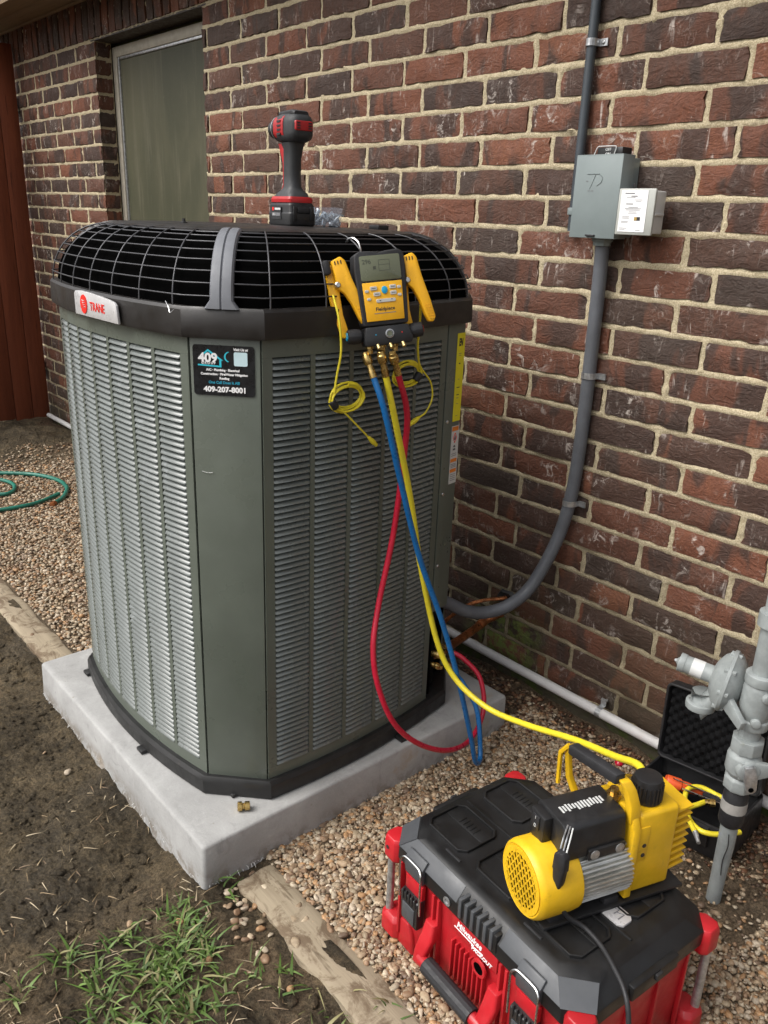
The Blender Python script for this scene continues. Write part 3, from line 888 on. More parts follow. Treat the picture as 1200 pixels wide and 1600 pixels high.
# torn fibre fringe along the pad's lower edge: a part of the pad
fr = MB()
for i in range(80):
    if i % 2: x, y = px1 + .002, rnd.uniform(py0, py0 + .35)
    else: x, y = rnd.uniform(px0, px1), py0 - .002
    l = rnd.uniform(.003, .008)
    p_ = Vector((x, y, rnd.uniform(.004, .012)))
    q = p_ + Vector((rnd.gauss(0, .4) * l + (l * .5 if i % 2 else 0), rnd.gauss(0, .4) * l - (0 if i % 2 else l * .5), -l * .8))
    fr.tube([p_, q], [.0009, .0004], 4)
f = fr.build('fibre_fringe', M['fiber'], po, fix=False); f['kind'] = 'stuff'

# ------------------------------------------------------------------ air conditioner
UC = Vector((1.325, -.73))
ac = thing('air_conditioner', 'tall dark grey outdoor air conditioner with louvered sides and black domed grille', 'air conditioner', T(0, 0, 0))
A_, B_, C_, D_ = (.975, -1.088), (1.655, -1.092), (1.758, -.994), (1.735, -.468)
E_, F_, G_, H_ = (1.722, -.398), (1.640, -.318), (1.02, -.318), (.925, -.415)
I_ = (.890, -1.000)
def arc(p, q, sag, t):
    """bowed side in plan: point and outward normal at t"""
    p, q = Vector(p), Vector(q)
    d = (q - p); L_ = d.length; d /= L_; nrm = Vector((d.y, -d.x))
    P = p + d * (L_ * t) + nrm * (4 * sag * t * (1 - t))
    tan = d + nrm * (4 * sag * (1 - 2 * t) / L_)
    tan.normalize()
    return P, Vector((tan.y, -tan.x)), tan
SAGL, SAGR = .040, .019
def plan(n=14, out=0.0, scale=1.0):
    """closed outline of the unit, counter-clockwise from A"""
    pts = []
    for i in range(n + 1): pts.append(arc(A_, B_, SAGL, i / n))
    for i in range(n + 1): pts.append(arc(C_, D_, SAGR, i / n))
    P = [(p + nn * out) for p, nn, _ in pts]
    for e, nn in ((E_, (.98, .2)), (F_, (.3, .95)), (G_, (-.3, .95)), (H_, (-.95, .3)), (I_, (-.95, -.3))):
        P.append(Vector(e) + Vector(nn) * out)
    return [UC + (p - UC) * scale for p in P]
ZP0, ZP1 = .158, 1.170
# base pan
b = MB()
rings = [[(p.x, p.y, z) for p in plan(14, o_)] for z, o_ in ((.1115, .012), (.118, .016), (.150, .016), (.160, .010), (.160, -.01))]
b.loft(rings); b.build('base_pan', M['pan_black'], ac, angle=30)
for (x, y) in ((.985, -1.108), (1.42, -1.145), (1.70, -1.052), (1.782, -.60)):
    f = MB(); f.box(x, y, .116, .030, .022, .010); f.build('foot', M['pan_black'], ac, bevel=.003)
# dark coil inside
b = MB()
b.loft([[(p.x, p.y, z) for p in plan(14, -.030)] for z in (.162, 1.168)])
b.build('coil', M['coil'], ac, angle=30)
# corner panels and plain back
def flat_panel(name, pts, z0=ZP0, z1=ZP1, thick=.012, mat='unit_paint', bev=.0015):
    b = MB(); n_ = len(pts)
    P = [Vector(q) for q in pts]
    inner = []
    for i, q in enumerate(P):
        t = (P[min(i + 1, n_ - 1)] - P[max(i - 1, 0)]).normalized()
        inner.append(q - Vector((t.y, -t.x)) * thick)
    loop = P + inner[::-1]
    b.loft([[(q.x, q.y, z) for q in loop] for z in (z0, z1)])
    return b.build(name, M[mat], ac, bevel=bev, angle=30)
def lerp(p, q, t): return (p[0] + (q[0] - p[0]) * t, p[1] + (q[1] - p[1]) * t)
# front corner panel has narrow folded flanges on both sides
nB = arc(A_, B_, SAGL, 1); nC = arc(C_, D_, SAGR, 0)
flat_panel('corner_panel', [lerp(B_, C_, .015), lerp(B_, C_, .985)])
flat_panel('back_panel', [F_, G_, H_, I_, lerp(I_, A_, .97)], thick=.02)
# service panel: stops above the pipe connections
sp_ = flat_panel('service_panel', [(D_[0] - .001, D_[1] + .004), lerp(D_, E_, .5), E_, lerp(E_, F_, .4), F_], .418, ZP1, .010)
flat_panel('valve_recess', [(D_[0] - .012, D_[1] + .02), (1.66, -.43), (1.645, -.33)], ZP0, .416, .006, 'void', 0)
for y, z in ((-.452, .93), (-.452, .745), (-.455, .55)):
    f = MB(); f.lathe([(0, .0045), (.002, .0045), (.0035, .0028)], (D_[0] + .001 - (y + .468) * .19, y, z), (1, 0, 0), 10); f.build('screw', M['steel'], ac)

# louvered side panels: frame of rails and ribs with one stamped louver per opening
PITCH = .0129
def louver_mesh(w):
    b = MB()
    # section in (depth outward d, height h): blade slopes out and down, ends closed back into the sheet
    sec = [(-.0100, .0054), (-.0040, .0042), (.0020, .0006), (.0044, -.0028), (.0048, -.0044), (.0038, -.0047), (.0012, -.0012), (-.0045, .0026), (-.0104, .0042)]
    rings = []
    for u, k in ((-.5, .15), (-.485, .62), (-.45, 1.0), (.45, 1.0), (.485, .62), (.5, .15)):
        rings.append([(u * w, -(d * k - .002 * (1 - k)), h_) for d, h_ in sec])
    b.loft(rings)
    return b
def side(p, q, sag, ncol, margin, rib, single, matname, pname):
    """single = column indices whose louvers are separate parts"""
    Lc = (Vector(q) - Vector(p)).length
    cw = (1 - 2 * margin / Lc) / ncol           # column pitch in t
    zr0, zr1 = ZP0 + .030, ZP1 - .030
    nl = int((zr1 - zr0) / PITCH)
    # frame strips
    fr = MB()
    def strip(t0, t1, z0, z1, n_=2, th=.004):
        pts = [arc(p, q, sag, t0 + (t1 - t0) * i / n_) for i in range(n_ + 1)]
        loop = [P for P, N, _ in pts] + [P - N * th for P, N, _ in pts][::-1]
        fr.loft([[(r.x, r.y, z) for r in loop] for z in (z0, z1)])
    strip(.004, .996, ZP0, zr0, 24); strip(.004, .996, zr0 + nl * PITCH, ZP1, 24)
    mt, hr = margin / Lc, rib / Lc / 2
    zb_, zt_ = zr0 + .0003, zr0 + nl * PITCH - .0003
    strip(.004, mt + hr, zb_, zt_); strip(1 - mt - hr, .996, zb_, zt_)
    for i in range(1, ncol): strip(mt + cw * i - hr, mt + cw * i + hr, zb_, zt_, 1)
    fr.build('louver_panel_frame', M['unit_paint'], ac, angle=25)
    w = cw * Lc - rib + .002
    lb = louver_mesh(w)
    lm = lb.mesh('louver', angle=50); lm.materials.append(M[matname])
    rest = MB()
    lv = [tuple(v.co) for v in lm.vertices]; lf = [tuple(f.vertices) for f in lm.polygons]
    for c_ in range(ncol):
        P, N, Tn = arc(p, q, sag, mt + cw * (c_ + .5))
        for k in range(nl):
            z = zr0 + PITCH * (k + .5)
            X = Vector((Tn.x, Tn.y, 0)); Y = Vector((-N.x, -N.y, 0))
            o3 = Vector((P.x, P.y, z)) - Vector((N.x, N.y, 0)) * .0030
            # gentle dents: blades are not perfectly straight
            tw = .012 * hsh(z * 40, c_ * 3.1, 6)
            m_ = frame(o3, X, Y, (0, 0, 1)) @ Matrix.Rotation(tw + rnd.gauss(0, .008), 4, 'X')
            if c_ in single: inst('louver', lm, ac, m_)
            else: rest.add(lv, lf, m_)
    o = rest.build(pname, M[matname], ac, angle=50, fix=False); o['kind'] = 'stuff'
side(A_, B_, SAGL, 7, .020, .011, (6,), 'louver_glare', 'louvers')
side(C_, D_, SAGR, 5, .018, .011, (0, 1, 2), 'louver', 'louvers')

# black band under the grille
ZB0, ZB1 = 1.164, 1.222
b = MB()
b.loft([[(p.x, p.y, z) for p in plan(14, o_)] for z, o_ in ((ZB0, .004), (ZB0 + .001, .014), (ZB0 + .008, .0165), (ZB1 - .006, .0150), (ZB1, .011), (ZB1, -.012))])
b.build('top_band', M['band_black'], ac, angle=30)
# domed grille
INS, RISE, ZG = .130, .137, 1.218
def dome(t):      # t 0..1 -> (inset scale, z)
    a = t * math.pi / 2
    return 1 - INS * (1 - math.cos(a)) / .43, ZG + RISE * math.sin(a)
def ring_at(t, out=.010, n=16):
    s_, z = dome(t)
    return [Vector((p.x, p.y, z)) for p in plan(n, out, s_)]
# added black shell close behind the wires, standing in for the interior's shade
b = MB()
b.loft([[(p.x, p.y, z - .006) for p in plan(12, -.002, s_)] for s_, z in [dome(t) for t in (0, .2, .4, .6, .8, 1.0)]])
b.build('interior_shade_shell', M['void'], ac, angle=60)
for i in range(1, 9):
    t = i / 9.0
    b = MB(); b.tube(ring_at(t), .0015, 6, closed=True); b.build('grille_ring', M['wire'], ac, angle=80)
def meridian(P0, name='grille_rib'):
    pts = []
    for k in range(13):
        s_, z = dome(k / 12)
        q = UC + (P0 - UC) * s_
        pts.append((q.x, q.y, z + .0018))
    b = MB(); b.tube(pts, .0017, 6); b.build(name, M['wire'], ac, angle=80)
for i in range(7):
    P, N, _ = arc(A_, B_, SAGL, .04 + i * .92 / 6); meridian(P + N * .010)
for i in range(5):
    P, N, _ = arc(C_, D_, SAGR, .03 + i * .94 / 4); meridian(P + N * .010)
for e in (E_, F_, G_, H_, I_): meridian(Vector(e))
# corner post over the front corner, with flared foot
mid = (Vector(B_) + Vector(C_)) / 2; dirc = (Vector(C_) - Vector(B_)).normalized(); nc = Vector((dirc.y, -dirc.x))
def post(mid, dirc, nc, o0, mat='post_grey'):
    rings = []
    for k in range(15):
        t = k / 14
        s_, z = dome(t)
        w = .0225 - .002 * t
        if t < .07: w = .0225 + .011 * (1 - t / .07)
        c0 = UC + (mid + nc * o0 - UC) * s_
        th = .007
        prof = [(-w, 0), (-w + .003, .0042), (-.011, .0052), (-.0025, .0052), (0, .0020), (.0025, .0052), (.011, .0052), (w - .003, .0042), (w, 0), (w, -th), (-w, -th)]
        a = t * math.pi / 2
        nx = nc * math.cos(a * .8)
        rings.append([(c0.x + dirc.x * u + nx.x * v, c0.y + dirc.y * u + nx.y * v, z + v * math.sin(a) + .002) for u, v in prof])
    b = MB(); b.loft(rings)
    b.build('corner_post', M[mat], ac, angle=25)
post(mid, dirc, nc, .012)
m2 = (Vector(A_) + Vector(I_)) / 2; d2 = (Vector(A_) - Vector(I_)).normalized()
post(m2, d2, Vector((d2.y, -d2.x)), -.004, 'band_black')
m3_ = (Vector(E_) + Vector(F_)) / 2; d3 = (Vector(F_) - Vector(E_)).normalized()
post(m3_, d3, Vector((d3.y, -d3.x)), -.004, 'band_black')
# top cap
s1, z1 = dome(1.0)
b = MB()
b.loft([[(UC.x + (p.x - UC.x) * k, UC.y + (p.y - UC.y) * k, z) for p in plan(14, .012, s1)] for k, z in ((1.0, z1 - .010), (1.03, z1 - .004), (1.03, z1 + .002), (.99, z1 + .005), (.9, z1 + .008), (.6, z1 + .0105), (.2, z1 + .0115))])
b.build('top_cap', M['band_black'], ac, angle=40)
ZTOP = z1 + .0108
f = MB(); f.lathe([(0, .008), (.004, .008), (.006, .004), (.012, .0035)], (1.36, -.935, z1 + .007), (0, 0, 1), 10); f.build('bolt', M['pan_black'], ac)
f = MB(); f.box(1.502, -.492, z1 + .013, .036, .034, .012); f.build('cap_plug', M['black_plastic'], ac, bevel=.003)
# broken wire end sticking out of the grille on the left, as in a bent clip
f = MB(); f.tube(spline([(1.622, -1.118, 1.228), (1.640, -1.122, 1.220), (1.650, -1.124, 1.210), (1.660, -1.121, 1.216)], 4), .0009, 5); f.build('wire_clip', M['steel'], ac)

# ---- brand badge on the band
P, N, Tn = arc(A_, B_, SAGL, .555)
bo = Vector((P.x, P.y, 1.1925)) + Vector((N.x, N.y, 0)) * .0185
BF = frame(bo, (Tn.x, Tn.y, 0), (0, 0, 1), (N.x, N.y, 0))
b = MB()
poly = [(-.095, -.024), (.118, -.024), (.112, .012), (.104, .018)] + [(.104 - .19 * k / 8, .018 + .010 * math.sin(math.pi * (.08 + .92 * k / 8) * .55)) for k in range(1, 8)] + [(-.088, .026), (-.095, .020)]
b.prism(poly, -.002, .0035)
bd = b.build('brand_badge', M['badge_silver'], ac, bevel=.0012, M=BF, label='silver badge with red round emblem and red lettering')
e = MB(); e.prism([(-.045 + .017 * math.cos(a), .001 + .020 * math.sin(a)) for a in np.linspace(0, 2 * math.pi, 25)[:-1]], .0036, .0050)
em = e.build('emblem', M['logo_red'], bd)
for k in range(4):
    e = MB(); e.tube([(-.052 + .003 * k, .0095 - .0045 * k, .0053), (-.046, .008 - .0045 * k, .0053), (-.038 + .001 * k, .0095 - .0045 * k, .0053)], .0007, 4); e.build('emblem_line', M['badge_silver'], bd)
text('TRANE', .025, M['logo_red'], bd, T(.022, -.001, .0040), bold=.0004, width=.92)

# ---- contractor sticker on the front corner panel
pc = Vector(B_).lerp(Vector(C_), .485); zs = 1.1025
SF = frame((pc.x + nc.x * .0014, pc.y + nc.y * .0014, zs), (dirc.x, dirc.y, 0), (0, 0, 1), (nc.x, nc.y, 0))
b = MB(); b.prism(rrect(.121, .097, .006), -.0008, .0006)
st = b.build('company_sticker', M['sticker_black'], ac, M=SF, label='black sticker with cyan house outline and white phone number')
def flat(poly, mat, z=.0009, name='print'):
    b = MB(); b.prism(poly, .0006, z); return b.build(name, M[mat], st, smooth=False)
hw = .0040
# house outline: left roof, right roof, right wall, floor
flat([(-.045, .0285), (-.0305, .0405), (-.0005, .0195), (-.0060, .0195), (-.0305, .0362), (-.0415, .0275)], 'cyan')
flat([(-.0085, .0200), (-.0045, .0210), (-.0045, .0065), (-.0510, .0085), (-.0510, .0112), (-.0085, .0095)], 'cyan')
text('409', .0245, M['white_paint'], st, T(-.0310, .0232, .0008), bold=.0009, width=1.02, depth=.0003)
text('G R O U P', .0062, M['white_paint'], st, T(-.0300, .0137, .0008), bold=.0002, depth=.0003)
# crescent arrow
cr = [(.0125 + .0115 * math.cos(R(a)) - 0, .0270 + .0105 * math.sin(R(a))) for a in range(105, 261, 12)]
cr2 = [(.0140 + .0100 * math.cos(R(a)), .0270 + .0095 * math.sin(R(a))) for a in range(252, 107, -12)]
flat(cr + cr2, 'cyan')
text('Visit Us at', .0068, M['white_paint'], st, T(.0335, .0415, .0008), bold=.0003, shear=.2, depth=.0003)
flat(rrect(.0265, .0265, .003, cx=.0335, cy=.0235), 'pale_blue', name='pale_square')
text('A/C · Plumbing · Electrical', .0062, M['white_paint'], st, T(-.002, .0010, .0008), bold=.00025, depth=.0003)
text('Construction · Fire/Water Mitigation', .0062, M['white_paint'], st, T(.0005, -.0070, .0008), bold=.00025, depth=.0003)
text('Roofing', .0062, M['white_paint'], st, T(.0005, -.0150, .0008), bold=.00025, depth=.0003)
text('One Call Does It All!', .0072, M['cyan_dim'], st, T(0, -.0232, .0008), bold=.0003, depth=.0003)
text('409-207-8001', .0142, M['white_paint'], st, T(.0015, -.0370, .0008), bold=.0006, width=1.06, depth=.0003)
# scratches on the corner panel
f = MB()
f.tube(spline([SF @ Vector((-.052, -.205, .0002)), SF @ Vector((-.040, -.208, .0003)), SF @ Vector((-.030, -.207, .0002))], 4), .0005, 4)
f.build('scratch', M['white_label'], ac)

# ---- energy label and warning label on the service panel
e0 = Vector(D_).lerp(Vector(E_), .56); e1 = Vector(E_); ex = (Vector(E_) - Vector(D_)).normalized(); en = Vector((ex.y, -ex.x))
def wrap_label(name, z0, z1, mat, lab):
    g2 = (Vector(F_) - Vector(E_)).normalized(); n2 = Vector((g2.y, -g2.x))
    a = e0 + en * .0012; b_ = e1 + (en + n2).normalized() * .0014; c_ = e1 + g2 * .085 + n2 * .0012
    b = MB(); b.loft([[(q.x, q.y, z) for q in (a, b_, c_, c_ - n2 * .0008, b_ - (en + n2).normalized() * .0010, a - en * .0008)] for z in (z0, z1)])
    return b.build(name, M[mat], ac, smooth=False, label=lab)
yl = wrap_label('energy_label', .926, 1.140, 'label_yellow', 'tall bright yellow energy label wrapped round the panel edge')
wl = wrap_label('warning_label', .765, .914, 'white_label', 'white warning label with orange stripes and red diamond')
def LF(z, u=.006):     # text frame on the visible strip of the labels
    q = e0 + ex * u + en * .0016
    return frame((q.x, q.y, z), (ex.x, ex.y, 0), (0, 0, 1), (en.x, en.y, 0))
text('EN', .024, M['ink'], yl, LF(1.118, .0150), bold=.0010, depth=.0002, width=.52)
for z, w, hh in ((1.092, .011, .0012), (1.087, .009, .0010), (1.068, .006, .003), (1.030, .006, .0012), (1.010, .012, .0020), (.992, .010, .0022), (.984, .008, .0016), (.97, .010, .001), (.94, .008, .001)):
    b = MB(); b.box(0, 0, 0, w, hh, .0003); b.build('print', M['ink'] if hh > .0018 else M['ink_grey'], yl, M=LF(z, .0140), smooth=False)
for z, hh in ((.907, .011), (.826, .009), (.799, .009)):
    b = MB(); b.box(0, 0, 0, .0270, hh, .0004); b.build('stripe', M['label_orange'], wl, M=LF(z, .0145), smooth=False)
dm = MB(); dm.tube([(0, .013, 0), (.0075, 0, 0), (0, -.013, 0), (-.0075, 0, 0)], .0010, 4, closed=True); dm.build('warning_diamond', M['logo_red'], wl, M=LF(.884, .0145))
fl = MB(); fl.prism([(0, .007), (.0025, .001), (.003, -.003), (.0012, -.006), (-.0012, -.006), (-.003, -.003), (-.0015, .0015)], 0, .0004); fl.build('flame_symbol', M['ink'], wl, M=LF(.884, .0145))
text('A2L', .0065, M['ink'], wl, LF(.862, .0145), bold=.0002, width=.8, depth=.0002)
text('R454B', .0062, M['ink'], wl, LF(.854, .0145), bold=.0002, width=.62, depth=.0002)
for z in (.843, .838, .816, .812, .808, .789, .784, .779, .774):
    b = MB(); b.box(0, 0, 0, .022, .0014, .0003); b.build('print', M['ink_grey'], wl, M=LF(z, .0145), smooth=False)

# ---- service valves under the panel
def valve(z, y, x, lbl):
    b = MB(); b.lathe([(0, .010), (.018, .010), (.018, .014), (.030, .014), (.030, .009), (.042, .009)], (x, y, z), (.8, .55, -.05), 10)
    return b.build('service_valve', M['brass'], ac, bevel=.0006, seg=1)
valve(.262, -.415, 1.690, ''); valve(.245, -.37, 1.645, '')
b = MB(); b.lathe([(0, .0075), (.012, .0075), (.012, .0105), (.026, .0105), (.030, .006), (.036, .006)], (1.702, -.428, .238), (.75, .65, -.28), 6); b.build('service_port', M['brass'], ac, bevel=.0004, seg=1)

# ------------------------------------------------------------------ conduits, disconnect box
def strap(parent, x, z, r, y=-.017, horizontal=False, flip=1):
    """two-hole style steel strap with one ear"""
    b = MB(); pts = []
    for k in range(9):
        a = math.pi * k / 8
        pts.append((math.cos(a) * (r + .0016), -math.sin(a) * (r + .0016)))
    w = .008
    loop = [(pts[0][0] + .022, .017)] + [(pts[0][0] + .001, .017)] + pts + [(pts[-1][0], .017)]
    outer = loop; inner = [(a * .93 if i > 1 else a, b_ + (-.002 if i < 2 else .0012)) for i, (a, b_) in enumerate(loop)]
    for i in range(len(loop) - 1):
        p0, p1 = outer[i], outer[i + 1]; q0, q1 = inner[i], inner[i + 1]
        for s_ in (1,):
            if horizontal: m_ = frame((x, y, z), (0, 0, 1), (0, 1, 0), (1, 0, 0))
            else: m_ = frame((x, y, z), (1, 0, 0), (0, 1, 0), (0, 0, 1))
            vs = [(p0[0] * flip, p0[1], -w), (p1[0] * flip, p1[1], -w), (q1[0] * flip, q1[1] - .0018, -w), (q0[0] * flip, q0[1] - .0018, -w),
                  (p0[0] * flip, p0[1], w), (p1[0] * flip, p1[1], w), (q1[0] * flip, q1[1] - .0018, w), (q0[0] * flip, q0[1] - .0018, w)]
            b.add(vs, [(0, 1, 2, 3), (4, 7, 6, 5), (0, 4, 5, 1), (1, 5, 6, 2), (2, 6, 7, 3), (3, 7, 4, 0)], m_)
    o = b.build('strap', M['galv'], parent, smooth=False)
    s2 = MB()
    if horizontal: s2.lathe([(0, .005), (.003, .005), (.0045, .003)], (x, -.002, z + (r + .012) * flip), (0, -1, 0), 8)
    else: s2.lathe([(0, .005), (.003, .005), (.0045, .003)], (x + (r + .012) * flip, -.002, z), (0, -1, 0), 8)
    s2.build('screw', M['steel'], o)
def ribbed(pts, r, pitch, depth, n=12):
    """flexible conduit: many rings with alternating radius"""
    P = [Vector(q) for q in pts]; L_ = [0]
    for a, b_ in zip(P, P[1:]): L_.append(L_[-1] + (b_ - a).length)
    out, rs = [], []; s = 0; i = 0; k = 0
    while s < L_[-1]:
        while i < len(L_) - 2 and L_[i + 1] < s: i += 1
        t = (s - L_[i]) / max(1e-9, L_[i + 1] - L_[i])
        out.append(P[i].lerp(P[i + 1], t)); rs.append(r - (depth if k % 2 else 0)); k += 1; s += pitch / 2
    return MB().tube(out, rs, n)
cu_ = thing('thin_conduit', 'thin dark flexible conduit running up the wall above the disconnect box', 'conduit', T(0, 0, 0))
ribbed([(1.714, -.016, 1.375), (1.714, -.016, 2.33)], .0125, .0065, .0011, 10).build('conduit_run', M['conduit_dark'], cu_, angle=50)
strap(cu_, 1.714, 1.806, .0125)
b = MB(); b.cyl((1.714, -.016, 1.415), (1.714, -.016, 1.432), .0165, n=10); b.build('fitting', M['box_grey'], cu_, bevel=.001)

dbx = thing('disconnect_box', 'grey metal electrical disconnect box mounted on the brick wall', 'electrical box', T(1.818, 0, 1.362))
b = MB(); b.bx(-.060, .064, -.060, -.001, .004, .183); b.build('enclosure', M['box_grey'], dbx, bevel=.002)
b = MB(); b.prism([(-.064, -.0785), (.068, -.0785), (.068, -.030), (.0662, -.030), (.0662, -.0765), (-.0622, -.0765), (-.0622, -.030), (-.064, -.030)], 0.0, .188)
b.bx(-.064, .068, -.0785, -.030, .186, .189)
b.build('cover', M['box_grey'], dbx, bevel=.0012)
# embossed mark on the cover
e = MB(); e.tube([(-.028, -.0788, .146), (.006, -.0788, .146)], .0012, 5)
e.tube(spline([(.006, -.0788, .146), (.015, -.0788, .140), (.014, -.0788, .128), (.002, -.0788, .120)], 5), .0012, 5)
e.tube([(-.003, -.0788, .146), (-.018, -.0788, .112)], .0009, 5)
e.build('embossed_mark', M['box_grey'], dbx)
for x, w in ((-.027, .006), (-.020, .005), (-.010, .008)):
    e = MB(); e.box(x, -.0788, .108 if x > -.025 else .130, w, .0006, .0018); e.build('embossed_mark', M['ink_grey'], dbx, smooth=False)
b = MB(); b.box(.0, -.081, .006, .026, .006, .004); b.build('latch_tab', M['ink'], dbx, bevel=.001)
b = MB(); b.bx(-.020, .052, -.062, -.022, .184, .206); h_ = b.build('pull_handle', M['black_plastic'], dbx, bevel=.003)
e = MB(); e.tube(spline([(-.024, -.066, .190), (-.016, -.066, .206), (-.004, -.066, .2075), (.028, -.066, .2075), (.036, -.066, .205), (.032, -.066, .190)], 4), .0012, 5); e.build('outline', M['white_label'], h_)
text('OFF', .009, M['white_label'], h_, frame((.012, -.0625, .2005), (1, 0, 0), (0, 0, 1), (0, -1, 0)), bold=.0002)
text('ON', .009, M['white_label'], h_, frame((.012, -.0625, .190), (1, 0, 0), (0, 0, 1), (0, -1, 0)), bold=.0002)
b = MB(); b.lathe([(0, .0045), (.002, .0045)], (.0645, -.016, .123), (1, 0, 0), 8); b.build('knockout', M['galv'], dbx)

sb = thing('surge_protector', 'clear plastic box with white printed label beside the disconnect box', 'electrical box', T(1.940, -.052, 1.377, R(4)))
b = MB(); b.bx(-.042, .043, -.030, .022, 0, .094); b.build('case', M['white_label'], sb, bevel=.004)
b = MB(); b.bx(-.046, .048, -.040, -.031, -.004, .098); b.build('clear_cover', pmat('clear_cover', (.40, .41, .38), .15, var=.05), sb, bevel=.003)
b = MB(); b.bx(-.038, .030, -.0412, -.0402, .003, .094); lb_ = b.build('label', M['white_paint'], sb, smooth=False)
SFm = lambda x, z: frame((x, -.0414, z), (1, 0, 0), (0, 0, 1), (0, -1, 0))
for z, x, w, hh in ((.087, -.016, .024, .0022), (.081, -.004, .016, .0020), (.078, -.012, .022, .0009), (.073, .008, .020, .0008), (.070, .008, .014, .0008), (.064, -.014, .018, .0020), (.057, -.004, .024, .0012), (.054, -.004, .042, .0011), (.051, -.004, .036, .0011), (.047, -.004, .020, .0008), (.044, -.004, .022, .0008), (.036, -.020, .018, .0010), (.033, -.020, .018, .0010), (.026, -.022, .018, .0011), (.023, -.022, .018, .0009), (.011, -.024, .020, .0010), (.008, -.026, .014, .0008), (.007, .014, .012, .0010)):
    b = MB(); b.box(0, 0, 0, w, hh, .0003); b.build('print', M['ink_grey'], lb_, M=SFm(x, z), smooth=False)
for x, mt in ((.006, 'brass'), (.013, 'ink')):
    b = MB(); b.box(0, 0, 0, .008, .008, .0004); b.build('print', M[mt], lb_, M=SFm(x, .032), smooth=False)
b = MB(); b.bx(.0435, .049, -.030, .010, .040, .046); b.build('hinge_clip', M['white_label'], sb, bevel=.001)

cl = thing('flexible_conduit', 'thick grey flexible conduit sweeping from the disconnect box down to the air conditioner', 'conduit', T(0, 0, 0))
path = spline([(1.824, -.032, 1.352), (1.822, -.024, 1.25), (1.822, -.020, 1.0), (1.820, -.020, .80), (1.812, -.024, .66), (1.795, -.045, .535), (1.768, -.10, .408), (1.745, -.165, .356), (1.712, -.225, .338), (1.690, -.285, .352), (1.668, -.345, .388), (1.655, -.40, .415)], 10)
ribbed(path, .0185, .0062, .0009, 14).build('conduit_run', M['conduit'], cl, angle=50)
b = MB(); b.lathe([(0, .026), (.012, .026), (.012, .023), (.022, .022)], (1.824, -.034, 1.366), (0, 0, -1), 8); b.build('fitting', M['box_grey'], cl, bevel=.001)
strap(cl, 1.822, 1.018, .0185, y=-.020); strap(cl, 1.812, .660, .0185, y=-.024)

# ------------------------------------------------------------------ pvc pipe along the foot of the wall
pv = thing('pvc_pipe', 'white plastic pipe with orange overspray running along the foot of the wall', 'pipe', T(0, 0, 0))
MB().tube([(-2.36, -.034, .082), (-1.0, -.034, .080), (.5, -.034, .080), (1.6, -.034, .080), (2.9, -.034, .082), (3.4, -.034, .082)], .0145, 16).build('pipe_run', M['pvc'], pv)
strap(pv, 2.005, .081, .0145, y=-.034, horizontal=True)

# ------------------------------------------------------------------ copper refrigerant lines
sl = thing('suction_line', 'thick copper pipe with soldered elbow between the wall and the air conditioner', 'pipe', T(0, 0, 0))
MB().tube(spline([(1.588, -.0, .216), (1.580, -.032, .212), (1.573, -.056, .203), (1.575, -.080, .197), (1.588, -.14, .195), (1.612, -.24, .198), (1.64, -.33, .208), (1.655, -.385, .225)], 7), .0128, 12).build('pipe_run', M['copper'], sl)
b = MB(); b.cyl((1.581, -.026, .213), (1.5755, -.046, .2075), .0150, n=12); b.cyl((1.5735, -.066, .2005), (1.577, -.092, .1965), .0150, n=12); b.build('elbow_sleeve', M['copper'], sl, bevel=.0015)
ll = thing('liquid_line', 'thin copper pipe bent behind the grey conduit', 'pipe', T(0, 0, 0))
MB().tube(spline([(1.612, .0, .283), (1.605, -.030, .284), (1.575, -.070, .278), (1.545, -.12, .262), (1.555, -.22, .245), (1.62, -.34, .250), (1.672, -.405, .262)], 7), .0058, 8).build('pipe_run', M['copper'], ll)

# ------------------------------------------------------------------ digital manifold gauge
gn = Vector((.88, -.45, .17)).normalized(); gu = Vector((-.245, -.114, .963)); gu = (gu - gn * gu.dot(gn)).normalized(); gr_ = gu.cross(gn)
GM = frame((1.826, -.755, 1.259), gr_, gu, gn)
ga_M = GM @ Matrix.Rotation(R(-6), 4, 'Z')
ga = thing('manifold_gauge', 'yellow and black digital refrigerant gauge hooked on the grille edge', 'gauge', GM @ Matrix.Rotation(R(-6), 4, 'Z'))
b = MB()
body = [(-.050, .066), (-.040, .073), (-.012, .071), (.0, .068), (.012, .071), (.040, .073), (.050, .066), (.052, .040), (.047, -.066), (.044, -.071), (-.044, -.071), (-.047, -.066), (-.052, .040)]
b.prism(body, -.036, .006); b.build('body', M['black_rubber'], ga, bevel=.005, seg=3)
b = MB(); b.prism([(-.0405, .0125), (.0405, .0125), (.0385, -.062), (-.0385, -.062)], .0060, .0085); fp = b.build('face_plate', M['gauge_yellow'], ga, bevel=.001)
b = MB(); b.prism(rrect(.082, .048, .004, cy=.0395), .0060, .0078); lc = b.build('display', M['lcd'], ga, bevel=.0006)
text('296', .012, M['lcd_ink'], lc, T(-.027, .052, .0079), bold=.0001, depth=.0001)
for (x, y, w, h_) in ((.008, .054, .022, .0008), (-.003, .044, .0008, .020), (.019, .044, .0008, .020), (.008, .034, .022, .0008), (-.012, .040, .006, .006), (.008, .045, .022, .0006)):
    b = MB(); b.box(x, y, .0079, w, h_, .0002); b.build('lcd_segment', M['lcd_ink'], lc, smooth=False)
for (x, y, w, h_) in ((-.019, .001, .014, .0075), (-.013, -.0105, .014, .0075), (.0205, .0015, .013, .0075), (.0205, -.010, .013, .0075), (-.033, -.0035, .008, .005), (-.030, -.019, .008, .005), (.033, .000, .008, .005), (.033, -.015, .008, .005)):
    b = MB(); b.prism(rrect(w, h_, .0015, 2, x, y), .0085, .0103); b.build('button', M['button_grey'], fp, bevel=.0005, seg=1)
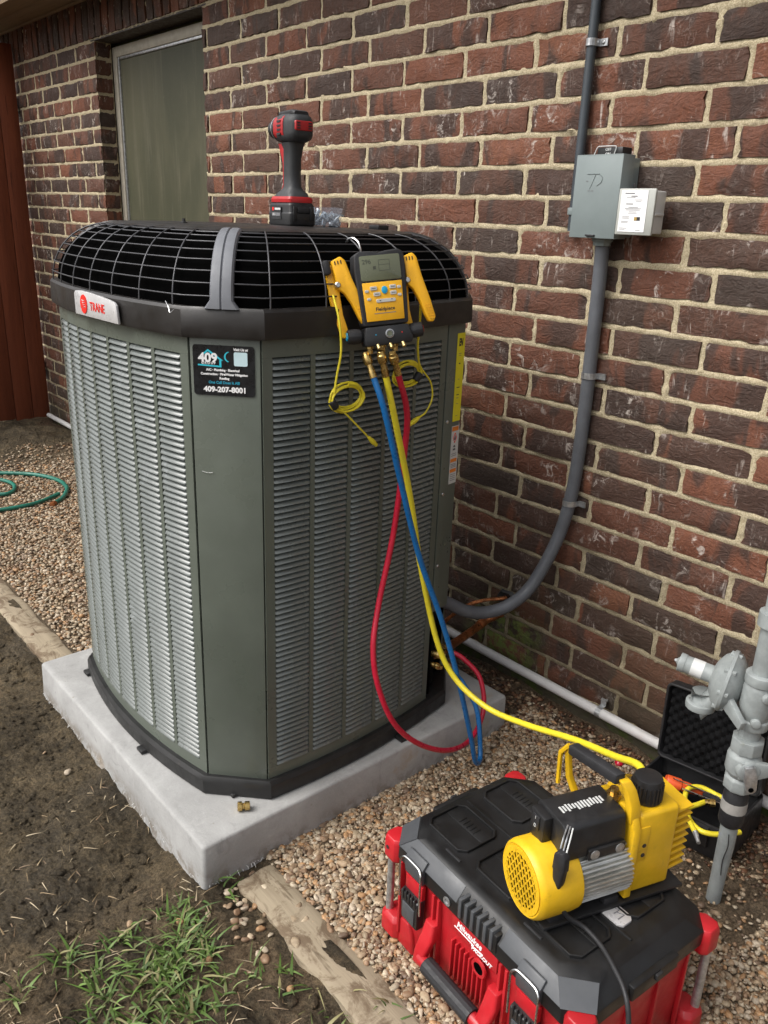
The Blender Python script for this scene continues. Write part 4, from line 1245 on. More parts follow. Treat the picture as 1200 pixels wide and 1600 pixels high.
b = MB(); b.prism(rrect(.040, .0068, .003, 3, .004, -.0235), .0085, .0103); kb = b.build('button', M['button_grey'], fp, bevel=.0005, seg=1)
for s_ in (-1, 1):
    b = MB(); b.prism([(.004 + s_ * .012 - .002, -.0225 ), (.004 + s_ * .012 + .002, -.0225), (.004 + s_ * .012, -.0225 - s_ * -.002)], .0103, .0106); b.build('arrow', M['ink'], kb, smooth=False)
b = MB(); b.prism([(.003 + .0062 * math.cos(a), -.0035 + .0075 * math.sin(a)) for a in np.linspace(0, 6.283, 21)[:-1]], .0085, .0110); b.build('power_button', M['blue_button'], fp, bevel=.001)
for (x, y) in ((-.019, .001), (-.013, -.0105), (.0205, .0015), (.0205, -.010)):
    b = MB(); b.box(x, y, .0104, .008, .0016, .0002); b.build('print', M['ink_grey'], fp, smooth=False)
text('Fieldpiece', .0098, M['ink'], fp, T(.001, -.0395, .0086), bold=.0002, depth=.0002)
b = MB(); b.box(0, -.0475, .0086, .044, .0014, .0002); b.build('print', M['ink_grey'], fp, smooth=False)
# valve block, side knobs, sight glass, ports
b = MB(); b.prism([(-.044, -.072), (.046, -.072), (.054, -.100), (.050, -.110), (-.046, -.110), (-.048, -.098)], -.034, .008); vb = b.build('valve_block', M['black_plastic'], ga, bevel=.004, seg=2)
b = MB(); b.lathe([(0, .0090), (.003, .0090), (.0035, .0068), (.001, .0060)], (.004, -.088, .008), (0, 0, 1), 18); b.build('sight_glass', M['steel'], ga)
b = MB(); b.lathe([(0, .0055), (.001, .0053)], (.004, -.088, .0090), (0, 0, 1), 14); b.build('glass', M['lcd'], ga)
for s_, mt in ((-1, 'blue_button'), (1, 'logo_red')):
    b = MB(); b.lathe([(0, .010), (.006, .0145), (.016, .0155), (.030, .0145), (.032, .012)], (s_ * .047, -.088, -.014), (s_, .06, .1), 12); kn = b.build('valve_knob', M['black_rubber'], ga, bevel=.001, angle=20)
    b = MB(); b.lathe([(0, .0085), (.0008, .0080)], (s_ * .047 + s_ * .0322, -.086, -.0108), (s_, .06, .1), 14); b.build('cap_disc', M[mt], kn)
    b = MB(); b.box(s_ * .027 + .003, -.088, .0083, .0022, .0022, .0006); b.build('dot', M[mt], ga, smooth=False)
for x in (-.036, -.010, .016):
    b = MB(); b.lathe([(0, .0085), (.006, .0085), (.006, .0060), (.016, .0055)], (x, -.108, -.008), (0, -1, 0), 8); b.build('port', M['brass'], ga)
    b = MB(); b.lathe([(0, .0036), (.010, .0040), (.011, .0030)], (x + .014, -.108, .006), (.12, -.8, .6), 8); b.build('core_pin', M['brass_dull'], ga)
hk = MB(); hk.tube(spline([(-.030, .070, -.016), (-.031, .082, -.014), (-.033, .094, -.018), (-.040, .103, -.028), (-.047, .103, -.040), (-.050, .098, -.046)], 5), .0023, 7); hk.build('hook', M['steel'], ga)

# temperature clamps clipped to the gauge, each with its coiled cable
def pipe_clamp(label, Mx, mirror, cable, coil_c, coil_R, tail, gap):
    t = thing('pipe_clamp', label, 'clamp', Mx, 'yellow temperature clamps')
    s_ = mirror
    a = [(0, .060), (.020, .066), (.028, .056), (.034, .020), (.046, -.030), (.052, -.064), (.046, -.074), (.036, -.072), (.030, -.056), (.022, -.026), (.012, -.004), (.002, .006)]
    b = MB(); b.prism([(x * s_, y) for x, y in a], .002, .020); j = b.build('jaw', M['gauge_yellow'], t, bevel=.0035, seg=2)
    for k in range(6):
        f = MB(); f.box(s_ * (.0368 + .0014 * k), -.038 - .0055 * k, .0203, .011, .0016, .0012); f.build('grip_ridge', M['gauge_yellow'], j)
    for k in range(3):
        f = MB(); f.box(s_ * (.006 + .006 * k), .055, .0203, .002, .007, .0008); f.build('slot', M['ink'], j, smooth=False)
    c_ = [(-.006, .052), (.006, .056), (.010, .020), (.006, -.010), (.004, -.044), (.008, -.080), (.002, -.090), (-.008, -.088), (-.014, -.060), (-.016, -.010), (-.013, .030)]
    b = MB(); b.prism([(x * s_, y) for x, y in c_], -.018, .004); b.build('jaw', M['gauge_yellow'], t, bevel=.0035, seg=2)
    b = MB(); b.lathe([(0, .006), (.020, .006), (.022, .004)], (s_ * .003, .014, 0), (0, 0, 1), 10); b.build('pivot', M['steel'], t)
    b = MB(); b.box(s_ * -.010, .050, .006, .014, .028, .024); b.build('tip_pad', M['black_rubber'], t, bevel=.005)
    inv = Mx.inverted()
    loc = lambda q: inv @ Vector(q)
    MB().tube([loc(q) for q in spline(cable, 8)], .0024, 7).build('cable', M['hose_yellow'], t, angle=80)
    # coil: several loose turns in a plane facing +x
    cx = Vector(coil_c)
    pts = []
    for k in range(int(4.3 * 20)):
        an = 2 * math.pi * k / 20
        rr = coil_R * (1 + .10 * math.sin(an * .31 + 1) + .03 * math.sin(an * 1.7))
        pts.append(cx + Vector((.0035 * math.sin(an * .47) + .0018 * (k // 20) - .003, rr * 1.12 * math.cos(an) , rr * .72 * math.sin(an) + .004 * math.sin(an * .21 + k * .01))))
    MB().tube([loc(q) for q in pts], .0024, 6).build('cable_coil', M['hose_yellow'], t, angle=80)
    b = MB(); q = cx + Vector((.0, -coil_R * .95 * gap, -coil_R * .30)); b.lathe([(-.010, .0085), (.010, .0085)], loc(q), inv.to_3x3() @ Vector((0, .55 * gap, -.75)), 10); b.build('tie', M['black_rubber'], t, bevel=.001)
    MB().tube([loc(q_) for q_ in spline(tail, 8)], .0020, 7).build('cable', M['hose_yellow'], t, angle=80)
    e = Vector(tail[-1]); d = (e - Vector(tail[-2])).normalized()
    b = MB(); b.lathe([(-.004, .0026), (.004, .0046), (.012, .0055), (.020, .0055), (.021, .0042), (.028, .0042)], loc(e), inv.to_3x3() @ d, 8); b.build('plug', M['hose_yellow'], t)
pipe_clamp('yellow temperature clamp on the left side of the gauge, cable coiled below', GM @ T(-.088, .010, -.018), 1, [(1.782, -.842, 1.245), (1.802, -.842, 1.20), (1.808, -.840, 1.14), (1.803, -.846, 1.09), (1.803, -.852, 1.055)], (1.800, -.817, 1.043), .036, [(1.803, -.845, 1.03), (1.805, -.815, 1.003), (1.805, -.785, .975), (1.805, -.758, .950)], 1)
pipe_clamp('yellow temperature clamp on the right side of the gauge, half hidden by it', GM @ T(.052, -.008, -.020) @ Matrix.Rotation(R(-4), 4, 'Z'), 1 , [(1.845, -.665, 1.225), (1.83, -.650, 1.19), (1.812, -.636, 1.14), (1.803, -.622, 1.10), (1.800, -.608, 1.080)], (1.795, -.648, 1.075), .033, [(1.800, -.605, 1.078), (1.800, -.580, 1.050), (1.800, -.573, 1.015), (1.800, -.590, .985), (1.800, -.612, .974)], -1)

# ------------------------------------------------------------------ charging hoses
def PORT(x): return tuple(ga_M @ Vector((x, -.166, -.008)))
def hose(name, label, pts, r, mat, fitting_at_end=None, n=10):
    t = thing(name, label, 'hose', T(*pts[0]), None)
    o = Vector(pts[0])
    sp = [Vector(q) - o for q in spline(pts, 10)]
    MB().tube(sp, r, n).build('hose_line', M[mat], t, angle=80)
    d = (sp[0] - sp[3]).normalized()
    b = MB(); b.lathe([(-.006, r + .0008), (.010, r + .0008), (.014, r - .0005), (.026, r - .0008)], sp[0], d, 10); b.build('ferrule', M['brass'], t)
    b = MB()
    b.lathe([(.022, .0072), (.024, .0092), (.030, .0100), (.040, .0096), (.041, .0078), (.048, .0070)], sp[0], d, 12); b.build('swivel_nut', M['brass'], t, bevel=.0005, seg=1)
    if fitting_at_end:
        d = (sp[-1] - sp[-4]).normalized()
        b = MB(); b.lathe([(-.006, r + .0008), (.008, r), (.012, .0045), (.020, .0045), (.020, .0085), (.036, .0085), (.036, .005), (.042, .005)], sp[-1], d, 8); b.build('swivel_nut', M['brass'], t)
    return t
hose('hose', 'blue charging hose looping from the gauge down beside the pad', [PORT(-.036), (1.860, -0.767, 1.023), (1.866, -0.719, 0.865), (1.872, -0.656, 0.673), (1.892, -0.590, 0.499), (1.912, -0.541, 0.335), (1.915, -0.479, 0.143), (1.908, -.446, .050), (1.900, -.420, .026), (1.880, -.394, .042), (1.840, -.375, .138), (1.790, -.379, .195), (1.755, -.383, .217)], .0068, 'hose_blue', True)
hose('hose', 'red charging hose hanging in a wide loop from the gauge', [PORT(.016), (1.845, -.690, 1.009), (1.830, -.677, .921), (1.820, -.690, .726), (1.820, -.726, .561), (1.840, -.757, .464), (1.860, -.756, .372), (1.880, -.718, .263), (1.890, -.639, .175), (1.890, -.533, .109), (1.860, -.415, .074), (1.830, -.336, .117), (1.790, -.315, .192), (1.740, -.331, .235), (1.705, -.345, .248)], .0068, 'hose_red', True)
hose('hose', 'yellow charging hose running from the gauge across to the vacuum pump', [PORT(-.010), (1.850, -.725, .988), (1.848, -.669, .806), (1.852, -.633, .644), (1.875, -.585, .437), (1.918, -.556, .342), (2.01, -.540, .303), (2.125, -.539, .318), (2.28, -.566, .374), (2.41, -.632, .440), (2.478, -.680, .487), (2.502, -.696, .494), (2.505, -.706, .485), (2.494, -.712, .474)], .0070, 'hose_yellow', True)

# ------------------------------------------------------------------ cordless drill standing on the unit
DP = Vector((1.421, -.690, ZTOP))
dx = Vector((.58, .815, 0)).normalized()          # across the drill, along the image
DM = frame(DP, dx, Vector((-dx.y, dx.x, 0)), (0, 0, 1))
dr = thing('cordless_drill', 'black and red cordless drill standing on its battery on top of the unit', 'drill', DM @ Matrix.Rotation(R(30), 4, 'Z') @ Matrix.Scale(.90, 4))
# local: x = across, -y = towards viewer (rear of drill), y = chuck side turned left
b = MB(); b.loft([[(x, y, z) for x, y in rrect(w, d, .010, 3, cx, cy)] for z, w, d, cx, cy in ((0, .072, .112, 0, 0), (.004, .076, .118, 0, 0), (.030, .078, .120, 0, 0), (.032, .074, .116, 0, 0), (.050, .074, .112, 0, 0), (.056, .066, .104, 0, 0))])
bt = b.build('battery', M['black_plastic'], dr, bevel=.0015, angle=25)
for s_ in (-1, 1):
    b = MB(); b.box(s_ * .024, -.0595, .030, .010, .004, .034); b.build('rib', M['black_plastic'], bt, bevel=.001)
b = MB(); b.box(0, -.0595, .038, .036, .004, .012); b.build('latch', M['black_rubber'], bt, bevel=.001)
b = MB(); b.box(-.0395, .010, .030, .0012, .050, .030); bl = b.build('battery_label', M['ink'], bt, smooth=False)
for yy, zz, w, h_, mt in ((.026, .040, .010, .008, 'logo_red'), (.002, .040, .030, .005, 'white_label'), (.010, .027, .042, .008, 'ink_grey'), (.020, .027, .016, .005, 'white_label')):
    b = MB(); b.box(-.0403, yy, zz, .0005, w, h_); b.build('print', M[mt], bl, smooth=False)
b = MB(); b.loft([[(x, y, z) for x, y in rrect(w, d, .010, 3, 0, cy)] for z, w, d, cy in ((.056, .070, .104, 0), (.064, .072, .104, 0), (.070, .066, .098, .0))]); b.build('battery_collar', M['drill_red'], dr, angle=30)
b = MB(); b.loft([[(x, y, z) for x, y in rrect(w, d, r_, 4, 0, cy)] for z, w, d, r_, cy in ((.069, .062, .092, .014, .0), (.078, .058, .080, .016, -.002), (.086, .046, .056, .016, -.004), (.094, .038, .048, .015, -.004), (.120, .036, .047, .015, -.003), (.160, .036, .050, .015, -.004), (.182, .038, .054, .015, -.008), (.196, .046, .064, .016, -.006))]); b.build('handle', M['dark_grip'], dr, angle=50)
b = MB(); b.loft([[(x, y, z) for x, y in rrect(.020, d, .006, 3, 0, cy)] for z, d, cy in ((.072, .012, .044), (.10, .012, .026), (.150, .014, .026), (.178, .026, .034), (.196, .034, .038))]); b.build('handle_front', M['drill_red'], dr, angle=50)
b = MB(); b.loft([[(x, y, z) for x, y in rrect(.014, .014, .004, 3, 0, cy)] for z, cy in ((.152, .038), (.180, .046))]); b.build('trigger', M['black_plastic'], dr)
def sect(y, w, h_, zc, r_): return [(x, y, zc + z) for x, z in rrect(w, h_, r_, 4)]
b = MB(); b.loft([sect(-.062, .030, .030, .228, .012), sect(-.060, .048, .044, .228, .014), sect(-.052, .062, .060, .228, .018), sect(-.030, .068, .068, .228, .022), sect(.010, .066, .068, .230, .022), sect(.040, .060, .062, .231, .024)]); b.build('motor_housing', M['dark_grip'], dr, angle=50)
b = MB(); b.loft([sect(-.0535, .052, .026, .232, .004), sect(-.0640, .047, .021, .232, .004)]); rp = b.build('rear_vent_panel', M['drill_red'], dr, bevel=.001)
for s_ in (-1, 1):
    for k in range(3):
        b = MB(); b.box(s_ * .016, -.0645, .226 + .006 * k, .009, .0012, .003); b.build('vent_slot', M['ink'], rp, smooth=False)
b = MB(); b.loft([sect(-.018, .0706, .060, .230, .020), sect(.038, .0640, .056, .231, .020)]); sv = b.build('side_shell', M['drill_red'], dr, angle=50)
for s_ in (-1, 1):
    for k in range(4):
        b = MB(); b.box(s_ * .0345, .004, .215 + .0095 * k, .0022, .018, .0045); b.build('vent_slot', M['ink'], sv, smooth=False)
b = MB(); b.loft([sect(-.050, .040, .012, .259, .005), sect(-.035, .046, .014, .262, .005), sect(.030, .040, .012, .262, .005)]); b.build('top_cover', M['black_rubber'], dr, angle=50)
b = MB(); b.lathe([(.038, .030), (.050, .031), (.058, .028), (.060, .023), (.085, .022), (.094, .016), (.096, .008)], (0, 0, .231), (0, 1, 0), 18); b.build('chuck', M['black_plastic'], dr, angle=30)
b = MB(); b.lathe([(.050, .0315), (.053, .0315)], (0, 0, .231), (0, 1, 0), 18); b.build('clutch_ring', M['galv'], dr)

# ------------------------------------------------------------------ bag of screws
bgp = Vector((1.418, -.612, ZTOP))
bgM = frame(bgp, dx, Vector((-dx.y, dx.x, 0)), (0, 0, 1))
sbg = thing('bag_of_screws', 'clear plastic bag of zinc screws lying beside the drill', 'bag', bgM @ Matrix.Scale(1.12, 4))
g = NT('clear_plastic'); g.b.inputs['Transmission Weight'].default_value = .62; g.b.inputs['IOR'].default_value = 1.1
g.b.inputs['Transmission Weight'].default_value = 0.0; g.b.inputs['Alpha'].default_value = .22
M['clear_plastic'] = g.done((.86, .88, .97), g.smooth(g.noise(40, 3), .3, .7, .12, .3), g.bump(g.noise(60, 4, .6, 1), .5, .003))
b = MB()
def bagf(u, v):
    a = 2 * math.pi * u
    r_ = 1 + .12 * hsh(u * 7, v * 5, 3)
    return (.052 * math.cos(a) * (.9 + .1 * v) * r_, .020 * math.sin(a) * (1 - .75 * v) * r_ - .010 * v, .002 + .037 * v + .003 * hsh(u * 9, v * 6, 8))
b.grid(bagf, 28, 6); b.build('plastic_film', M['clear_plastic'], sbg, fix=False)
zinc = pmat('zinc', (.55, .62, .68), .3, metal=.8, var=.15)
for k in range(34):
    c0 = Vector((rnd.uniform(-.040, .040), rnd.uniform(-.010, .010), rnd.uniform(.005, .026))); d = Vector((rnd.gauss(0, 1), rnd.gauss(0, .3), rnd.gauss(0, .7))).normalized()
    b = MB(); b.lathe([(-.016, .0008), (-.012, .0024), (.009, .0024), (.009, .0055), (.013, .0055), (.014, .003)], c0, d, 6); b.build('screw', zinc, sbg)

# ------------------------------------------------------------------ brass cap on the pad, red ball by the wall, garden hose
bc = thing('brass_cap', 'small brass flare cap lying on the front corner of the pad', 'cap', T(1.762, -1.062, .1105) @ Matrix.Scale(1.3, 4))
b = MB(); b.lathe([(-.011, .006), (-.010, .0085), (-.003, .0085), (-.002, .0055), (.001, .0055), (.002, .0080), (.010, .0080), (.011, .0060)], (0, 0, .0085), (.5, .85, 0), 10); b.build('cap_body', M['brass'], bc)
rb = MB(); rb.lathe([(0, .0), (.001, .006), (.004, .010), (.010, .012), (.016, .010), (.019, .006), (.020, 0)], (2.135, -.118, .012), (0, .2, 1), 14)
tag(rb.build('red_cap', M['red_ball']), 'shiny red cap lying in the dirt behind the pump handle', 'cap')
gh = thing('garden_hose', 'green garden hose lying in open curves on the gravel at far left', 'hose', T(-1.2, -.6, 0))
o_ = Vector((-1.2, -.6, 0))
def gz(q): return Vector((q[0], q[1], ground_z(q[0], q[1]) + .016)) - o_
MB().tube(spline([gz(q) for q in [(-1.75, -1.25), (-1.62, -.95), (-1.47, -.66), (-1.331, -.498), (-1.167, -.425), (-1.02, -.428), (-.92, -.470), (-.850, -.515), (-.806, -.565)]], 8), .0105, 10).build('hose_line', M['hose_green'], gh, angle=80)
MB().tube(spline([gz(q) for q in [(-.930, -.500), (-.885, -.570), (-.845, -.665), (-.848, -.80), (-.90, -.95), (-1.05, -1.05), (-1.22, -.98), (-1.10, -.77), (-1.075, -.695), (-1.15, -.645), (-1.25, -.636), (-1.36, -.68), (-1.5, -.8)]], 8), .0100, 10).build('hose_line', M['hose_green'], gh, angle=80)
b = MB(); b.lathe([(0, .0125), (.012, .0135), (.026, .0135), (.027, .009)], gz((-.806, -.565)), (.6, -.75, 0), 10); b.build('coupling', M['copper'], gh)

# ------------------------------------------------------------------ red and black tool box
tb = thing('tool_box', 'large red and black stackable tool box carrying the vacuum pump', 'tool box', T(2.402, -.806, .004, R(-5)))
def octo(hx, hy, c_): return [(hx - c_, -hy), (hx, -hy + c_), (hx, hy - c_), (hx - c_, hy), (-hx + c_, hy), (-hx, hy - c_), (-hx, -hy + c_), (-hx + c_, -hy)]
b = MB(); b.loft([[(x, y, z) for x, y in octo(hx, hy, .035)] for z, hx, hy in ((.012, .226, .160), (.020, .230, .163), (.16, .234, .165), (.205, .238, .168), (.218, .240, .170))])
b.build('body', M['red_plastic'], tb, bevel=.003, angle=30)
b = MB(); b.loft([[(x, y, z) for x, y in octo(hx, hy, c_)] for z, hx, hy, c_ in ((.213, .243, .174, .036), (.216, .247, .178, .036), (.246, .247, .178, .038), (.272, .226, .157, .046), (.278, .214, .146, .046), (.2785, .205, .137, .044))])
lid = b.build('lid', M['lid_black'], tb, bevel=.0018, angle=30)
# grey bevel trim on the front edge and corners
def bevel_trim(x0, x1):
    e = MB(); y0, z0, y1, z1 = -.1788, .2465, -.1572, .2734
    e.loft([[(x, y0, z0), (x + (0.0 if abs(x) < .2 else -.028 * math.copysign(1, x)), y1, z1), (x + (0.0 if abs(x) < .2 else -.028 * math.copysign(1, x)), y1 + .004, z1 - .004), (x, y0 + .004, z0 - .002)] for x in (x0, x1)])
    e.build('bevel_trim', M['lid_grey'], lid, bevel=.0008)
bevel_trim(-.208, -.040); bevel_trim(.070, .208)
for s_ in (-1, 1):
    e = MB()
    q = [(s_ * .2085, -.1790, .2462), (s_ * .2478, -.1400, .2462), (s_ * .2262, -.1135, .2733), (s_ * .1805, -.1580, .2733)]
    n_ = Vector((s_ * .5, -.5, .7)) * .0012
    e.loft([[Vector(v) + n_ for v in q], [Vector(v) - n_ * 2 for v in q]]); e.build('bevel_trim', M['lid_grey'], lid)
# vents in the middle of the front edge
e = MB(); e.bx(-.036, .066, -.1805, -.150, .224, .262); e.build('vent_block', M['lid_black'], lid, bevel=.003)
for k in range(6):
    e = MB(); e.bx(-.030 + .016 * k, -.022 + .016 * k, -.1835, -.152, .226, .2685); e.build('vent_fin', M['lid_grey'], lid, bevel=.002)
e = MB(); e.lathe([(0, .009), (.002, .009), (.002, .005), (-.002, .005)], (-.062, -.1795, .232), (0, -1, 0), 14); e.build('lock_eyelet', M['galv'], lid)
# raised rims of the cleat pockets on top
def rim(cx, cy, w, h_, t=.0045, c_=.014, z0=.277, z1=.2842):
    o1 = [(x + cx, y + cy) for x, y in octo(w / 2, h_ / 2, c_)]; i1 = [(x + cx, y + cy) for x, y in octo(w / 2 - t, h_ / 2 - t, c_ - t * .4)]
    e = MB(); n_ = 8
    vs = [(x, y, z) for z in (z0, z1) for P in (o1, i1) for x, y in P]; fs = []
    for i in range(n_):
        j = (i + 1) % n_
        fs += [(i, j, 16 + j, 16 + i), (8 + j, 8 + i, 24 + i, 24 + j), (16 + i, 16 + j, 24 + j, 24 + i), (i, 8 + i, 8 + j, j)]
    e.add(vs, fs); e.build('pocket_rim', M['lid_black'], lid, bevel=.0012)
    e = MB(); e.bx(cx - w / 2 + t, cx + w / 2 - t, cy + .004, cy + h_ / 2 - t, .277, .2800); e.build('pocket_step', M['lid_black'], lid, bevel=.001)
    for k in range(5):
        e = MB(); e.bx(cx - .020 + .010 * k, cx - .0155 + .010 * k, cy + .006, cy + .026, .2795, .2815); e.build('pocket_rib', M['lid_black'], lid, bevel=.0006)
for cx in (-.150, -.012, .128):
    rim(cx, -.072, .112, .098); rim(cx, .070, .112, .098) 
e = MB(); e.bx(-.205, .205, -.012, -.006, .277, .2805); e.build('centre_rib', M['lid_black'], lid, bevel=.001)
for x0, x1 in ((-.125, -.085), (.08, .12)):
    e = MB(); e.bx(x0, x1, -.135, -.130, .277, .281); e.build('pocket_rib', M['ink'], lid, bevel=.001)
# silver logo plate
e = MB(); e.prism([(x, y) for x, y in octo(.026, .018, .008)], .2785, .2835); lp = e.build('logo_plate', M['badge_silver'], lid, bevel=.0008, M=T(.155, .010, .0, R(0)))
for q in ([(-.012, .004), (.0, .010), (.0, -.004)], [(.0, .002), (.012, .008), (.012, -.008)]):
    e = MB(); e.tube([(x, y, .2838) for x, y in q], .0013, 5); e.build('logo_line', M['ink_grey'], lp)
# end catches on the lid
for s_ in (-1, 1):
    e = MB(); e.bx(s_ * .247 - .008, s_ * .247 + .008, -.060, .060, .222, .252); e.build('side_catch', M['lid_black'], lid, bevel=.004)
    e = MB(); e.bx(s_ * .258 - .004, s_ * .258 + .0015, -.006, .010, .238, .249); e.build('catch_hole', M['ink'], lid, bevel=.001)
# corner bumpers, posts and feet
for sx in (-1, 1):
    for sy in (-1, 1):
        e = MB(); e.loft([[(sx * (.236 + x), sy * (.160 + y), z) for x, y in octo(.022 * k, .022 * k, .008)] for z, k in ((.190, .8), (.198, 1.0), (.236, 1.0), (.246, .86))]); bp = e.build('corner_bumper', M['red_plastic'], tb, bevel=.002)
        e = MB(); e.lathe([(0, .004), (.0012, .004)], (sx * .240, sy * .1825, .222), (0, sy, 0), 10); e.build('bolt', M['ink'], bp)
        e = MB(); e.cyl((sx * .246, sy * .166, .050), (sx * .246, sy * .166, .200), .0078, n=14); e.build('corner_post', M['galv'], tb)
        e = MB(); e.loft([[(sx * (.232 + x), sy * (.156 + y), z) for x, y in octo(.028 * k, .026 * k, .010)] for z, k in ((.002, .75), (.010, 1.0), (.046, 1.0), (.056, .75))]); e.build('foot', M['red_plastic'], tb, bevel=.002)
        e = MB(); e.loft([[(sx * (.190 + x * k), sy * (.160 + y), z) for x, y in octo(.030, .012, .004)] for z, k in ((.004, 1.0), (.05, .8), (.07, .4))]); e.build('foot_web', M['red_plastic'], tb, bevel=.002)
# red ribs on the body
for u in (-.205, -.105, -.09, .075, .09, .205):
    e = MB(); e.bx(u - .003, u + .003, -.176, -.160, .03, .208); e.build('body_rib', M['red_plastic'], tb, bevel=.001)
for u in (-.12, -.04, .04, .12):
    for s_ in (-1, 1):
        e = MB(); e.bx(s_ * .236 - .004, s_ * .236 + .004, u - .003, u + .003, .03, .205); e.build('body_rib', M['red_plastic'], tb, bevel=.001)
for k in range(8):
    e = MB(); e.bx(-.050 + .012 * k, -.046 + .012 * k, -.1745, -.160, .06, .150); e.build('body_rib', M['red_plastic'], tb, bevel=.001)
# latches with steel wire bails
for u in (-.155, .145):
    e = MB(); e.loft([[(u + x, y, z) for x, y in ((-w, -.172), (w, -.172), (w, -.172 - d), (-w, -.172 - d))] for z, w, d in ((.100, .020, .012), (.106, .024, .018), (.170, .026, .020), (.174, .026, .012))]); la = e.build('latch', M['black_plastic'], tb, bevel=.002)
    e = MB(); e.bx(u - .018, u + .018, -.1935, -.190, .112, .150); e.build('latch_plate', M['lid_grey'], la, bevel=.002)
    for k in range(5):
        e = MB(); e.bx(u - .019 + .009 * k, u - .0155 + .009 * k, -.1935, -.188, .156, .180); e.build('latch_tooth', M['black_plastic'], la, bevel=.001)
    e = MB(); e.bx(u - .025, u + .025, -.1815, -.172, .172, .206); e.build('latch_back', M['red_plastic'], la, bevel=.001)
    e = MB(); e.loft([[(u + x, y, z) for x, y in ((-.026, -.170), (.026, -.170), (.026, -.170 - d), (-.026, -.170 - d))] for z, d in ((.212, .014), (.244, .018), (.262, .004))]); e.build('latch_top', M['lid_grey'], la, bevel=.003)
    e = MB(); e.tube(spline([(u - .031, -.190, .150), (u - .031, -.192, .20), (u - .031, -.192, .236), (u - .026, -.190, .247), (u - .016, -.188, .250), (u + .016, -.188, .250), (u + .026, -.190, .247), (u + .031, -.192, .236), (u + .031, -.192, .20), (u + .031, -.190, .150)], 5), .0022, 7); e.build('bail', M['steel'], la)
# carrying handle
hd = MB()
for u in (-.100, .072):
    hd.loft([[(u + x * k, y0 + y, z) for x, y in octo(.016, .010, .004)] for z, k, y0 in ((.150, .8, -.176), (.120, 1, -.182), (.092, .9, -.198), (.070, .7, -.204))])
hd.cyl((-.100, -.204, .080), (.072, -.204, .080), .012, n=12)
hb = hd.build('handle', M['red_plastic'], tb, bevel=.002)
e = MB(); e.tube([(-.078 + .128 * k / 24, -.204, .080) for k in range(25)], [.0165 + .0008 * (k % 2) for k in range(25)], 14); e.build('handle_grip', M['black_rubber'], hb, angle=20)
# hole with rim, lettering
e = MB(); e.lathe([(0, .018), (.004, .017), (.004, .012), (.001, .011)], (.028, -.1745, .155), (0, -1, 0), 20); e.build('hole_rim', M['red_plastic'], tb)
e = MB(); e.lathe([(0, .0115), (.0012, .0115)], (.028, -.1765, .155), (0, -1, 0), 20); e.build('hole', M['void'], tb)
TXF = lambda x, z, rot=0: frame((x, -.1752, z), (1, 0, 0), (0, 0, 1), (0, -1, 0)) @ Matrix.Rotation(rot, 4, 'Z')
e = MB(); e.bx(-.050, .068, -.1750, -.166, .178, .211); e.build('name_plate', M['red_plastic'], tb, bevel=.001)
text('Milwaukee', .0185, M['white_paint'], tb, TXF(-.004, .200), bold=.0004, shear=.25, depth=.0003, width=.82)
e = MB(); e.tube([(-.042, -.1756, .191), (.010, -.1756, .190), (.004, -.1756, .186), (.034, -.1756, .190)], .0009, 4); e.build('logo_stroke', M['white_paint'], tb)
text('PACKOUT', .0110, M['white_paint'], tb, TXF(.030, .1825), bold=.0004, depth=.0003, shear=.2)

# ------------------------------------------------------------------ vacuum pump on the lid (local x = motor axis)
pa = Vector((.322, .947, 0)).normalized()
vp = thing('vacuum_pump', 'yellow and silver electric vacuum pump with black handle on the tool box lid', 'vacuum pump', frame((2.449, -.941, .2868), pa, (-pa.y, pa.x, 0), (0, 0, 1)))
ZM = .069
b = MB(); b.lathe([(0.004, .054), (.0015, .060), (.006, .0645), (.014, .0665), (.070, .0665), (.082, .0650), (.086, .060)], (0, 0, ZM), (1, 0, 0), 36); fc = b.build('fan_cover', M['pump_yellow'], vp, angle=40)
b = MB(); b.lathe([(.0022, .0535), (.0035, .0535)], (0, 0, ZM), (1, 0, 0), 32); b.build('fan_opening', M['void'], fc)
gg = MB(); Rg = .0535
for a0 in (R(62), R(118)):
    d = Vector((0, math.cos(a0), math.sin(a0))); n_ = Vector((0, -d.z, d.y))
    for k in range(-5, 6):
        o_ = k * .0102
        if abs(o_) > Rg - .004: continue
        hl = math.sqrt(Rg ** 2 - o_ ** 2)
        c0 = Vector((.0012, 0, ZM)) + n_ * o_
        gg.add([c0 - d * hl - n_ * .0014 + Vector((dx_, 0, 0)) for dx_ in (-.0008, .0012)] + [c0 - d * hl + n_ * .0014 + Vector((dx_, 0, 0)) for dx_ in (-.0008, .0012)] + [c0 + d * hl - n_ * .0014 + Vector((dx_, 0, 0)) for dx_ in (-.0008, .0012)] + [c0 + d * hl + n_ * .0014 + Vector((dx_, 0, 0)) for dx_ in (-.0008, .0012)],
               [(0, 2, 6, 4), (1, 5, 7, 3), (0, 4, 5, 1), (2, 3, 7, 6), (0, 1, 3, 2), (4, 6, 7, 5)])
gg.build('fan_guard', M['pump_yellow'], fc, smooth=False)
b = MB()
